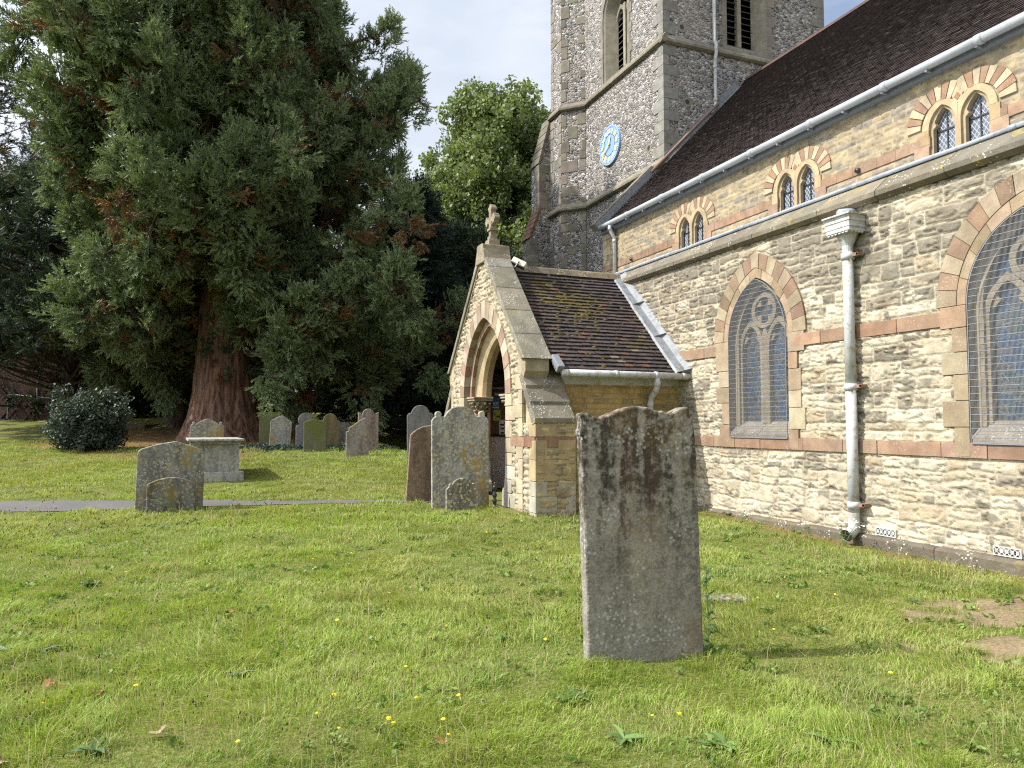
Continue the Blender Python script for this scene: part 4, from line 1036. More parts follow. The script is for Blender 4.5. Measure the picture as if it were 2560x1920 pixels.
    mb.prism(WX(PXF), [(PYC - .27, 4.56), (PYC + .27, 4.56), (PYC + .17, 4.83), (PYC + .17, 4.90), (PYC + .10, 4.92), (PYC - .10, 4.92), (PYC - .17, 4.90), (PYC - .17, 4.83)], -.455, .085, cf)
    b = lambda y0, y1, z0, z1, n: mb.box(WX(cx), cy + y0, cy + y1, z0, z1, -n, n, cf)
    b(-.11, .11, 4.90, 5.02, .11); b(-.075, .075, 5.02, 5.10, .075); b(-.052, .052, 5.10, 5.24, .055); b(-.085, .085, 5.20, 5.25, .08)
    b(-.055, .055, 5.25, 5.62, .055); b(-.19, .19, 5.36, 5.46, .0535)
    for y, z in ((-.17, 5.41), (.17, 5.41), (0, 5.62)):
        for k in range(3):
            an = rad((90 if y == 0 else (180 if y < 0 else 0)) + (k - 1) * 75); mb.prism(WX(cx), arc(cy + y + .052 * math.cos(an), z + .052 * math.sin(an), .045, 0, 360, 10)[:-1], -.055 - .001 * k, .055 + .001 * k, cf)
    mb.ring(WX(cx), arc(cy, 5.41, .085, 0, 360, 20)[:-1], arc(cy, 5.41, .125, 0, 360, 20)[:-1], -.04, .04, cf, True)
    mb.build("cross_finial", M['coping'], ch, bevel=.008)
    # tiled roof
    e0 = np.array((0, 10.83, 2.42)); rd = np.array((0, PYC, 4.50)); S = np.linalg.norm(rd - e0); up = (rd - e0) / S; nr = np.array((0, -up[2], up[1]))
    rf = roof_tiles("porch_roof", (5.12, e0[1], e0[2]), (1, 0, 0), up, nr, 2.62, S, .107, .168, pal_ptile, M['tile'], ch, 9, .034, .02)
    roof_tiles("porch_roof", (5.12, 2 * PYC - e0[1], e0[2]), (1, 0, 0), up * (1, -1, 1), nr * (1, -1, 1), 2.62, S, .107, .168, pal_ptile, M['tile'], ch, 10, .016)
    mb = MB(); x = 5.18
    while x < 7.7:
        L = R.uniform(.40, .46); i = len(mb.v); pr = [(-.14, -.10), (-.055, .02), (0, .05), (.055, .02), (.14, -.10)]
        mb.v += [(x, PYC + a, 4.54 + b_) for a, b_ in pr] + [(x + L - .012, PYC + a, 4.54 + b_) for a, b_ in pr]
        c_ = jit((.24, .20, .14), R, .2)
        for k in range(4): mb.f.append([i + k, i + k + 1, i + 6 + k, i + 5 + k]); mb.c.append(c_)
        mb.f.append([i + k for k in range(5)]); mb.c.append(c_); x += L
    mb.build("ridge_tiles", M['coping'], rf)
    # moss cushions on the tiles
    mv, mq, mc = [], [], []; rr = np.random.RandomState(7)
    for k in range(170):
        a, s_ = (rr.normal(1.05, .42), rr.normal(1.75, .62)) if rr.rand() < .75 else (rr.uniform(0, 2.5), rr.uniform(0, S))
        if not (0.02 < a < 2.3 and .05 < s_ < S): continue
        s_ = round(s_ / .107) * .107 - rr.uniform(0, .02)
        p = np.array((5.12 + a, e0[1], e0[2])) + up * s_ + nr * .018; i = len(mv); r_ = rr.uniform(.012, .042); q = 7
        mv.append(p + nr * r_ * rr.uniform(.5, .9))
        for j in range(q): an = 2 * PI * j / q; mv.append(p + np.array((1, 0, 0)) * r_ * 1.5 * math.cos(an) * rr.uniform(.7, 1.2) + up * r_ * .8 * math.sin(an) * rr.uniform(.7, 1.2))
        cl = np.array((.12, .09, .018)) * rr.uniform(.6, 1.25)
        for j in range(q): mq.append((i, i + 1 + j, i + 1 + (j + 1) % q))
        mc += [cl] * (q + 1)
    tag(mesh_np("moss", np.array(mv), np.array(mq), np.array(mc), M['needle'], rf, True), kind="stuff")
    # lead at the wall and behind the coping
    pt = lambda t, n, x: tuple(np.array((x, e0[1], e0[2])) + up * t + nr * n)
    mb = MB(); n = 3
    for k in range(n):
        t0, t1 = -.05 + k * (S + .05) / n, -.05 + (k + 1) * (S + .05) / n; o_ = .004 * (n - k)
        xl = 7.40 + .012 * k
        A = [pt(t0, .03, xl), pt(t0, .055 + o_, xl + .03), pt(t0, .06 + o_, 7.60), pt(t0, .17, 7.705)]; B = [pt(t1 - .006, .03, xl), pt(t1 - .006, .05 + o_, xl + .03), pt(t1 - .006, .055 + o_, 7.60), pt(t1 - .006, .165, 7.705)]
        for q in range(3): mb.poly([A[q], A[q + 1], B[q + 1], B[q]])
        mb.poly(A)
    mb.poly([pt(-.05, .17, 7.705), pt(-.05, .0, 7.705), pt(-.05, .0, 7.44), pt(-.05, .03, 7.44), pt(-.05, .06, 7.60)])
    mb.build("lead_flashing", M['leadl'], ch)
    mb = MB(); mb.prism(lambda a, b_, n_: pt(a, b_, n_), [(-.06, -.02), (.28, .0), (.28, .10), (-.06, .12)], 5.13, 5.26); mb.build("lead_apron", M['fascia'], ch, bevel=.015)
    # gutter, board, downpipe
    gy, gz = 10.76, 2.365; mb = MB()
    mb.tube([(5.22, gy, gz + .006), (7.7, gy, gz - .006)], .056, 12)
    for x in (5.3, 6.22, 7.0, 7.55): mb.tube([(x - .035, gy, gz), (x + .035, gy, gz)], .064, 12)
    mb.build("porch_gutter", M['white'], ch, smooth=True)
    mb = MB(); mb.box(WY(PY0 - .005), 5.36, 7.7, 2.2, 2.34, -.05, .03); mb.poly([(5.36, PY0 - .035, 2.335), (7.7, PY0 - .035, 2.335), (7.7, 10.8, 2.37), (5.36, 10.8, 2.37)]); mb.build("soffit_board", M['white'], ch)
    mb = MB(); x = 7.02; mb.tube([(x, gy, gz - .03), (x, gy, 2.19), (x + .01, gy + .06, 2.10), (x + .03, PY0 - .12, 2.0), (x + .035, PY0 - .09, 1.9), (x + .035, PY0 - .09, .1)], .05, 10); mb.tube([(x, gy, 2.26), (x, gy, 2.18)], .06, 10); mb.tube([(x + .035, PY0 - .09, 1.92), (x + .035, PY0 - .09, 1.83)], .06, 10)
    mb.build("porch_downpipe", M['white'], ch, smooth=True)

# ------------------------------------------------------------------ ground
def path_poly():
    near = [(-700, 1116), (0, 1105), (300, 1099), (450, 1093), (640, 1089), (800, 1087), (960, 1086)]
    far = [(-700, 1088), (0, 1082.5), (300, 1081), (450, 1080), (640, 1080), (800, 1080.5), (960, 1081)]
    N = [ground_at(*p) for p in near] + [(4.45, 12.0)]; F = [ground_at(*p) for p in far] + [(4.45, 13.9)]
    return N, F
PN, PF = path_poly()
def resample(P, n):
    P = np.array(P); d = np.concatenate([[0], np.cumsum(np.hypot(*np.diff(P, axis=0).T))]); t = np.linspace(0, d[-1], n)
    return np.stack([np.interp(t, d, P[:, 0]), np.interp(t, d, P[:, 1])], -1)
def in_path(X, Y, pad=.0):
    n = resample(PN, 60); f = resample(PF, 60)
    o = np.argsort(n[:, 0]); o2 = np.argsort(f[:, 0])
    lo = np.interp(X, n[o, 0], n[o, 1]); hi = np.interp(X, f[o2, 0], f[o2, 1])
    w = (fbm(X * 2.1, Y * 2.1, 31, 3) - .5) * .22
    return (Y > lo - pad + w) & (Y < hi + pad + w) & (X < 4.5)

TREE = at(484, 28.0)
DIRT = [(ground_at(2190, 1302), .85, .30), (ground_at(2230, 1400), .75, .28), (ground_at(2300, 1330), 1.1, .5), (ground_at(1130, 1140), .45, .25), (ground_at(180, 1270), .35, .2)]
def dirt(X, Y):
    w = np.zeros_like(X)
    nz = (fbm(X * 3.4, Y * 3.4, 21, 5, .6) - .5) * 2.3
    for (cx, cy), rx, ry in DIRT[:3]:
        # long axis along the view's horizontal
        u_ = (X - cx) * CA - (Y - cy) * SA; v_ = (X - cx) * SA + (Y - cy) * CA
        w = np.maximum(w, sstep(1.15, .75, np.hypot(u_ / rx, v_ / ry) + nz))
    return w
def litter(X, Y):
    r = np.hypot(X - TREE[0], (Y - TREE[1])); n = fbm(X * .6, Y * .6, 61, 4)
    w = sstep(7.6, 4.6, r + (n - .5) * 4)
    (lx, ly) = at(400, 20.6); u_ = (X - lx) * CA - (Y - ly) * SA; v_ = (X - lx) * SA + (Y - ly) * CA
    w = np.maximum(w, .9 * sstep(1.2, .6, np.hypot(u_ / 2.9, v_ / .8) + (n - .5)))
    return w

def ground():
    def axis(lo, a, b, hi, fine, coarse):
        x = [a]
        while x[-1] < b: x.append(x[-1] + fine)
        st = fine
        while x[-1] < hi: st = min(coarse, st * 1.25); x.append(x[-1] + st)
        st = fine; y = [a]
        while y[-1] > lo: st = min(coarse, st * 1.25); y.append(y[-1] - st)
        return np.array(sorted(set(y[1:] + x)))
    ax = axis(-320, -13, 8, 320, .11, 25); ay = axis(-200, .5, 30, 420, .11, 25)
    X, Y = np.meshgrid(ax, ay); Z = terr(X, Y)
    g1 = fbm(X * 1.3, Y * 1.3, 41, 4); g2 = fbm(X * 6, Y * 6, 42, 3)
    C = mixc(g1, np.array((.12, .14, .03)), np.array((.17, .165, .05)))
    C = mixc(sstep(.58, .75, g2) * .6, C, np.array((.17, .14, .06)))
    d = dirt(X, Y); C = mixc(d, C, mixc(g2, np.array((.16, .115, .065)), np.array((.31, .24, .145))))
    l = litter(X, Y); C = mixc(l, C, mixc(g2, np.array((.10, .055, .025)), np.array((.27, .165, .07))))
    e = sstep(7.1, 7.45, X) * sstep(11.5, 10.5, Y); C = mixc(e * .6, C, np.array((.20, .12, .055)))
    t = NT("lawn_soil"); p = t.pos(); c = t.attr(); n = t.noise(p, 40, 6, .7); c = t.mix(t.ramp(n, .3, .7), t.mix(1, c, (.6, .6, .6), 'MULTIPLY'), t.mix(1, c, (1.2, 1.2, 1.15), 'MULTIPLY'))
    m = t.done(t.bsdf(c, .95, .1, t.bump(n, .8, .02)))
    o = grid_mesh("lawn", np.stack([X, Y, Z], -1), C, None, m, None); tag(o, "mown green churchyard lawn sloping up towards the trees", "lawn", kind="structure")
    n, f = resample(PN, 90), resample(PF, 90); k = 9
    w = np.linspace(0, 1, k)[None, :, None]; P = n[:, None] * (1 - w) + f[:, None] * w
    Pz = terr(P[..., 0], P[..., 1]) + .012
    t = NT("worn_tarmac"); p = t.pos(); n1 = t.noise(p, 120, 3); n2 = t.noise(p, 1.6, 5); c = t.mix(n2, (.070, .066, .064), (.115, .106, .10)); c = t.mix(t.ramp(n1, .55, .7), c, (.19, .17, .16))
    c = t.mix(t.math('MULTIPLY', t.ramp(t.noise(p, 5, 6, .7), .60, .68), .7), c, (.24, .13, .06))
    m = t.done(t.bsdf(c, .8, .3, t.bump(n1, .5, .006)))
    o = grid_mesh("path", np.concatenate([P, Pz[..., None]], -1), np.ones(P.shape[:2] + (3,)) * .1, None, m, None); tag(o, "narrow grey tarmac path crossing the lawn to the porch", "path", kind="structure")

# ------------------------------------------------------------------ foliage helpers
def rand_rot(rng, n):
    q = rng.normal(size=(n, 4)); q /= np.linalg.norm(q, axis=1)[:, None]; w, x, y, z = q.T
    return np.stack([np.stack([1 - 2 * (y * y + z * z), 2 * (x * y - z * w), 2 * (x * z + y * w)], -1), np.stack([2 * (x * y + z * w), 1 - 2 * (x * x + z * z), 2 * (y * z - x * w)], -1), np.stack([2 * (x * z - y * w), 2 * (y * z + x * w), 1 - 2 * (x * x + y * y)], -1)], -2)

def frame_to(d, rng):
    """rotation matrices taking +Z to d, with random spin"""
    n = len(d); d = d / np.linalg.norm(d, axis=1)[:, None]; r = rng.normal(size=(n, 3)); x = np.cross(d, r); x /= np.linalg.norm(x, axis=1)[:, None]; y = np.cross(d, x)
    return np.stack([x, y, d], -1)

def spray_proto(rng, sprays=9, nodes=11, L=.55, cl=.17, cw=.024, spread=.85):
    out = []
    for s in range(sprays):
        d = np.array((0, 0, 1.0)) + rng.normal(0, spread, 3) * (1, 1, .6); d /= np.linalg.norm(d)
        o = rng.normal(0, .10, 3); sd = np.cross(d, rng.normal(size=3)); sd /= np.linalg.norm(sd); LL = L * rng.uniform(.6, 1.15)
        for k in range(nodes):
            t = (k + .6) / nodes; p = o + d * LL * t + np.array((0, 0, 1)) * .12 * LL * t * t
            for q in (-1, 1):
                dd = d * .85 + sd * q * .65 + rng.normal(0, .22, 3); dd /= np.linalg.norm(dd); l = cl * (1.15 - .6 * t) * rng.uniform(.7, 1.25)
                w = np.cross(dd, rng.normal(size=3)); w = w / np.linalg.norm(w) * cw * .5
                out.append([p - w, p + w, p + dd * l + w * .35, p + dd * l - w * .35])
        w = np.cross(d, rng.normal(size=3)); w = w / np.linalg.norm(w) * cw * .3
        out.append([o - w, o + w, o + d * LL + w * .3, o + d * LL - w * .3])
    return np.array(out)

def leaf_proto(rng, n=60, r=.45, l=.16, w=.11, flat=.7):
    p = rng.normal(size=(n, 3)); p /= np.linalg.norm(p, axis=1)[:, None]; p *= (rng.rand(n) ** .45)[:, None] * r; p[:, 2] *= flat
    R = rand_rot(rng, n); s = rng.uniform(.65, 1.25, n)[:, None]
    ax = R[:, :, 0] * l * .5 * s; bx = R[:, :, 1] * w * .5 * s
    return np.stack([p - ax, p + bx, p + ax, p - bx], 1)

def scatter(name, protos, C, Rm, S, colr, mat, parent, rng, cvar=.12):
    """C centres, Rm rotations, S sizes, colr colour of each clump: one mesh of all its leaves"""
    V, K_ = [], []; pick = rng.randint(0, len(protos), len(C))
    for i, pr in enumerate(protos):
        m = pick == i
        if not m.any(): continue
        v = np.einsum('cij,qkj->cqki', Rm[m], pr) * S[m][:, None, None, None] + C[m][:, None, None, :]
        c = colr[m][:, None, :] * rng.uniform(1 - cvar, 1 + cvar, (m.sum(), pr.shape[0], 1)); c = np.repeat(c[:, :, None, :], 4, 2)
        V.append(v.reshape(-1, 3)); K_.append(c.reshape(-1, 3))
    V = np.concatenate(V); K_ = np.concatenate(K_)
    return mesh_np(name, V, np.arange(len(V)).reshape(-1, 4), K_, mat, parent)

def limb(mb, p, d, L, r0, rng, droop=-.2, upturn=.5, n=7):
    P = []; 
    for k in range(n):
        t = k / (n - 1); q = np.array(p) + np.array(d) * L * t; q[2] += L * (droop * math.sin(t * PI * .75) + upturn * .35 * t ** 3); q += rng.normal(0, .03 * L * t, 3)
        P.append(q)
    mb.tube(P, [r0 * (1 - .85 * k / (n - 1)) + .008 for k in range(n)], 6, cap=False); return np.array(P)

def trunk_mesh(name, base, prof, mat, parent, ridges=0, seed=1, lean=(0, 0), seg=64, step=.18, flute=.06):
    zs = np.arange(prof[0][1], prof[-1][1], step); rz = np.interp(zs, [p[1] for p in prof], [p[0] for p in prof])
    th = np.linspace(0, 2 * PI, seg + 1)[:-1]; TH, Z = np.meshgrid(th, zs); Rr = np.repeat(rz[:, None], seg, 1)
    n = fbm(np.cos(TH) * 4 + 9, np.sin(TH) * 4 + Z * .12, seed, 4); n2 = np.abs(fbm(TH * ridges / 6.28 * 2 + Z * .08, Z * .25, seed + 5, 4) - .5) * 2
    n2[:, -1] = n2[:, -1] * .5 + n2[:, 0] * .5
    Rr = Rr * (1 + (n - .5) * 3.2 * flute + (n2 - .3) * flute * 1.2)
    P = np.stack([base[0] + Rr * np.cos(TH) + lean[0] * Z, base[1] + Rr * np.sin(TH) + lean[1] * Z, base[2] + Z], -1)
    P = np.concatenate([P, P[:, :1]], 1)
    return grid_mesh(name, P, np.ones(P.shape[:2] + (3,)) * .2, None, mat, parent)

def sequoia():
    rng = np.random.RandomState(12); x, y = TREE; z = T(x, y)
    t = empty("giant_sequoia", (0, 0, 0), label="huge giant sequoia with thick reddish flared trunk and grey green drooping foliage", cat="tree")
    trunk_mesh("trunk", (x, y, z), [(1.8, -.3), (1.46, .25), (1.24, .9), (1.08, 1.8), (.98, 3), (.92, 5), (.76, 11), (.50, 17), (.25, 20), (.04, 23)], M['bark'], t, 34, 3, flute=.075, seg=110, step=.16)
    mb = MB(); C, Dr, col, S = [], [], [], []
    vx = np.array((-SA, -CA)); rt = np.array((CA, -SA))      # towards the path, to its right
    HL = [2.5, 4, 6, 8, 10, 13, 17, 19, 21, 23]; LL = [3.6, 5.4, 5.8, 5.7, 6.6, 7.2, 7.6, 6.0, 3.4, .6]
    HR = [2.5, 4, 6.4, 8, 10, 12, 14.6, 16.5, 19, 21, 23]; LR = [7.2, 8.2, 8.4, 7.2, 6.2, 6.5, 5.4, 4.8, 4.0, 2.6, .5]
    nb = 172
    for i in range(nb):
        h = 3.4 + 14.8 * (i + rng.rand()) / (nb * .84) if i < nb * .84 else 18.3 + 4.4 * (i - nb * .84 + rng.rand()) / (nb * .16)
        az = i * 2.39996 + rng.normal(0, .35)
        if i % 29 == 7 and 9.5 < h < 15: az = -AZ + rng.normal(0, .3)
        d2 = np.array((math.cos(az), math.sin(az))); side = d2 @ rt; fr = d2 @ vx
        w = .5 + .5 * side; L = (np.interp(h, HL, LL) * (1 - w) + np.interp(h, HR, LR) * w) * rng.uniform(.62, 1.04)
        if i % 5 == 2 and 6.6 < h < 15.5: az = math.atan2(vx[1], vx[0]) + rng.uniform(-.75, .75); d2 = np.array((math.cos(az), math.sin(az))); side = d2 @ rt; fr = d2 @ vx; L = rng.uniform(3.2, 6.2)
        if fr > 0 and abs(side) < .46 and h < 6.4: continue
        if fr > .5 and h < 7.6: L *= .8
        if h > 10 and side < -.35 and fr < .5 and rng.rand() < .35: continue
        if h > 11 and side > .45 and rng.rand() < .12: continue
        dr = np.interp(h, [3, 8, 14, 30], [-.20, -.16, -.08, .1]); up = np.interp(h, [3, 12, 30], [.25, .5, .7])
        r0 = .11 * (L / 7) + .03
        p0 = np.array((x + d2[0] * .6, y + d2[1] * .6, z + h)); P = limb(mb, p0, (d2[0], d2[1], 0), L, r0, rng, dr, up, 8)
        hue = rng.rand(); masses = []
        for tt in ([1.0, .74, .48] if L > 3 else [1.0, .6]):
            tt = min(1, tt * rng.uniform(.92, 1.05)); a = min(6.999, tt * 7); j = int(a); q = P[j] * (1 - (a - j)) + P[j + 1] * (a - j)
            r_ = rng.uniform(.62, 1.08) * (.75 + .3 * tt) * (1 if L > 3 else .7); sd = rng.normal(0, .5, 2); c = q + np.array((sd[0], sd[1], rng.uniform(-.1, .55)))
            masses.append((q, c, r_, False))
            if rng.rand() < .55: masses.append((q, q + np.array((rng.normal(0, .5), rng.normal(0, .5), -rng.uniform(.5, 1.2))), r_ * .62, True))
        for q, c, r_, low in masses:
            ax = np.array((d2[0] * .45, d2[1] * .45, 1.0 if not low else -.8)); ax /= np.linalg.norm(ax); mb.tube([q, (q + c) / 2 + rng.normal(0, .08, 3), c + ax * r_ * .6], [.028, .02, .008], 5, cap=False)
            for e in range(3): dd = rng.normal(size=3); dd /= np.linalg.norm(dd); mb.tube([q, c + dd * r_ * .4, c + dd * r_ * .9], [.016, .012, .005], 4, cap=False)
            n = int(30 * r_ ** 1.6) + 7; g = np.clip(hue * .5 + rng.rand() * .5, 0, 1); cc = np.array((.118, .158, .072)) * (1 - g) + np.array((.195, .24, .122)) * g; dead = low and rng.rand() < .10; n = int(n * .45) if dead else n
            for e in range(n):
                v = rng.normal(size=3); v /= np.linalg.norm(v); v = v * rng.uniform(.45, 1.0); pz = v @ ax; pt = c + r_ * (v - ax * pz) * (.62 + .30 * (pz < .2)) * (1 - .35 * max(0, pz)) + ax * pz * r_ * 1.35
                C.append(pt); Dr.append((v * .9 + ax * .9) + rng.normal(0, .3, 3)); S.append(rng.uniform(.78, 1.15)); 
                inner = pz < -.25 and rng.rand() < .16
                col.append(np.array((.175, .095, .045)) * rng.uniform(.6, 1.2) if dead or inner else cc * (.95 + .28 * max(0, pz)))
    mb.build("branches", M['bark2'], t, smooth=True)
    for k in range(22):                                   # short sprays on the bare bole
        h = rng.uniform(1.9, 7.5); an = math.atan2(vx[1], vx[0]) + rng.uniform(-1.3, 1.3); r_ = 1.15; c = np.array((x + r_ * math.cos(an), y + r_ * math.sin(an), z + h))
        for e in range(2): C.append(c + rng.normal(0, .18, 3)); Dr.append(np.array((math.cos(an), math.sin(an), rng.uniform(-.3, .6)))); S.append(rng.uniform(.5, .9)); col.append(np.array((.075, .10, .05)) if rng.rand() > .2 else np.array((.17, .08, .03)))
    pr = [spray_proto(rng, 8, 8, .44, .15, .040, .72) for _ in range(14)]
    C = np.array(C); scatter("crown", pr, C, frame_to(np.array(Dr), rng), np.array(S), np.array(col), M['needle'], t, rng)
    return len(C)

def conifer(name, label, cat, u, D, H, Rm, bot, seed, colA, colB, n=420, brown=.02, trunk=.35, shape='cone', size=1.0, group=None, squash=1.0, dens=9):
    rng = np.random.RandomState(seed); x, y = at(u, D); z = T(x, y); t = empty(name, (0, 0, 0), label=label, cat=cat, group=group)
    trunk_mesh("trunk", (x, y, z), [(trunk * 1.5, -.3), (trunk * 1.15, .4), (trunk, 1.5), (trunk * .6, H * .5), (.03, H * .93)], M['bark2'], t, 14, seed, seg=28, step=.4)
    mb = MB(); C, Dr, S, col = [], [], [], []
    for i in range(n):
        h = bot + (H - bot) * (i + rng.rand()) / n; q = (h - bot) / (H - bot)
        rr = Rm * ((1 - q) ** .8 * (.75 + .25 * math.sin(min(1, q * 6) * PI / 2)) + .04 if shape == 'cone' else math.sqrt(max(.02, 1 - (2 * q - .85) ** 2 / 1.35 if q > .42 else 1)) * (1 if q > .1 else .9))
        az = rng.rand() * 2 * PI; e = rr * rng.uniform(.45, 1.0) * (1 + .25 * (vn(az * 1.6, h * .5, seed) - .5)); d2 = np.array((math.cos(az), math.sin(az), 0))
        c = np.array((x, y, z + h)) + d2 * e; C.append(c); Dr.append(d2 + np.array((0, 0, rng.uniform(-.5, .8)))); S.append(size * rng.uniform(.8, 1.4)); g = rng.rand()
        cc = np.array(colA) * (1 - g) + np.array(colB) * g
        if rng.rand() < brown: cc = np.array((.14, .065, .03))
        col.append(cc)
        if i % 3 == 0: mb.tube([(x, y, z + h - .3 * e), (x + d2[0] * e * .55, y + d2[1] * e * .55, z + h - .18 * e), tuple(c)], [.05, .035, .012], 5, cap=False)
    mb.build("branches", M['bark2'], t, smooth=True)
    pr = [spray_proto(rng, dens, 9, .7, .22, .045, 1.0) for _ in range(8)]
    scatter("crown", pr, np.array(C), frame_to(np.array(Dr), rng), np.array(S), np.array(col), M['needle'], t, rng); return t

def broadleaf(name, label, u, D, H, Rm, bot, seed, colA, colB, n=800, lobes=26, group=None):
    rng = np.random.RandomState(seed); x, y = at(u, D); z = T(x, y); t = empty(name, (0, 0, 0), label=label, cat="tree", group=group)
    trunk_mesh("trunk", (x, y, z), [(.8, -.3), (.6, .5), (.5, 2), (.4, H * .45), (.08, H * .85)], M['bark2'], t, 14, seed, seg=24, step=.5)
    mb = MB(); C, col, S = [], [], []; L = []
    for i in range(lobes):
        q = (i + .5) / lobes; h = bot + (H - bot) * q; rr = Rm * math.sqrt(max(.05, 1 - ((q - .42) / .62) ** 2)); az = i * 2.4 + rng.rand(); e = rr * rng.uniform(.45, .85); L.append((np.array((x + e * math.cos(az), y + e * math.sin(az), z + h)), Rm * rng.uniform(.30, .48)))
        mb.tube([(x, y, z + h * .6), ((x + L[-1][0][0]) / 2, (y + L[-1][0][1]) / 2, z + h * .82), tuple(L[-1][0])], [.16, .1, .03], 6, cap=False)
    for i in range(n):
        c, r = L[rng.randint(len(L))]; d = rng.normal(size=3); d /= np.linalg.norm(d); C.append(c + d * r * rng.uniform(.55, 1.08) * np.array((1, 1, .85))); g = rng.rand(); col.append(np.array(colA) * (1 - g) + np.array(colB) * g); S.append(rng.uniform(.8, 1.4))
    mb.build("branches", M['bark2'], t, smooth=True)
    pr = [leaf_proto(rng, 85, .75, .24, .17) for _ in range(8)]
    scatter("crown", pr, np.array(C), rand_rot(rng, len(C)), np.array(S), np.array(col), M['leaf'], t, rng, .2); return t

def shrub():
    rng = np.random.RandomState(51); x, y = at(196, 22.0); z = T(x, y); t = empty("evergreen_shrub", (0, 0, 0), label="rounded dark glossy evergreen shrub on the lawn left of the big trunk", cat="shrub")
    C, col = [], []; mb = MB()
    for i in range(330):
        az = rng.rand() * 2 * PI; q = rng.rand(); rr = 1.02 * math.sqrt(max(0, 1 - (q - .3) ** 2 / .52)) * (1 + .35 * (vn(az * 1.3 + 3, q * 3, 5) - .5)); e = rr * rng.rand() ** .4
        h = .1 + q * 1.4 * (1 + .25 * (vn(az * 1.1, 1, 8) - .5)); C.append((x + e * math.cos(az), y + e * math.sin(az), z + h)); g = rng.rand(); col.append(np.array((.03, .045, .03)) * (1 - g) + np.array((.085, .105, .075)) * g)
        if i % 4 == 0: mb.tube([(x, y, z), (x + e * .5 * math.cos(az), y + e * .5 * math.sin(az), z + h * .6), C[-1]], [.02, .014, .005], 5, cap=False)
    for i in range(40):
        az = rng.rand() * 2 * PI; h = rng.uniform(.7, 1.75); e = (1.25 - .35 * h / 1.75) * rng.uniform(.85, 1.12); C.append((x + e * math.cos(az), y + e * math.sin(az), z + h)); col.append(np.array((.05, .065, .045)))
    mb.build("stems", M['bark2'], t)
    pr = [leaf_proto(rng, 60, .21, .085, .05, .9) for _ in range(6)]
    scatter("foliage", pr, np.array(C), rand_rot(rng, len(C)), rng.uniform(.8, 1.3, len(C)), np.array(col), M['gloss'], t, rng, .25)

# ------------------------------------------------------------------ headstones and tombs
def rough_outline(out, step=.07, amp=.0028, seed=1):
    r = random.Random(seed); o = []
    for (a, b), (c, d) in zip(out, out[1:] + out[:1]):
        L = math.hypot(c - a, d - b); n = max(1, int(L / step)); o.append((a, b))
        if L < .12 or (b < -.2 and d < -.2): continue
        for k in range(1, n): t = k / n; o.append((a + (c - a) * t + r.uniform(-amp, amp), b + (d - b) * t + r.uniform(-amp, amp)))
    return o

def stone(name, label, cat, u, D, out, th, mat, phi=12, lean=0, tilt=0, group=None, base=None):
    x, y = at(u, D); mb = MB(); mb.prism(lambda a, b, n: (a, n, b), rough_outline(out, seed=int(u)), th / 2, -th / 2)
    o = mb.build(name, M[mat], None, bevel=min(.012, th * .12), seg=2); o.location = (x, y, T(x, y) if base is None else base); o.rotation_euler = (rad(tilt), rad(lean), rad(-phi))
    return tag(o, label, cat, group)

def seg_top(w, hs, h, n=14, leg=-.25):
    """straight sides to hs, then one curved arc to h"""
    a, r = w / 2, h - hs; R = (a * a + r * r) / (2 * r); t = math.degrees(math.asin(min(1, a / R)))
    return [(-a, leg)] + [(-a, hs)] + arc(0, h - R, R, 90 + t, 90 - t, n)[1:-1] + [(a, hs), (a, leg)]

def shoulder_top(w, hs, h, aw, knob=0.0, leg=-.25, drop=.05, point=False):
    a = w / 2; r = h - hs; L = [(-a, leg), (-a, hs - drop), (-a + .03, hs - drop * .35)]
    if knob: L += arc(-a + .03 + knob * 1.5, hs + knob * .7, knob, 215, -35, 8)
    else: L += [(-a + (a - aw) * .55, hs + .004)]
    if point: M_ = [(-aw, hs), (-aw * .6, hs + r * .55), (-aw * .2, hs + r * .9), (0, h), (aw * .2, hs + r * .9), (aw * .6, hs + r * .55), (aw, hs)]
    else:
        R = (aw * aw + r * r) / (2 * r); t = math.degrees(math.atan2(aw, R - r)); M_ = arc(0, h - R, R, 90 + t, 90 - t, 16)
    return L + M_ + [(-x, y) for x, y in L[::-1]]

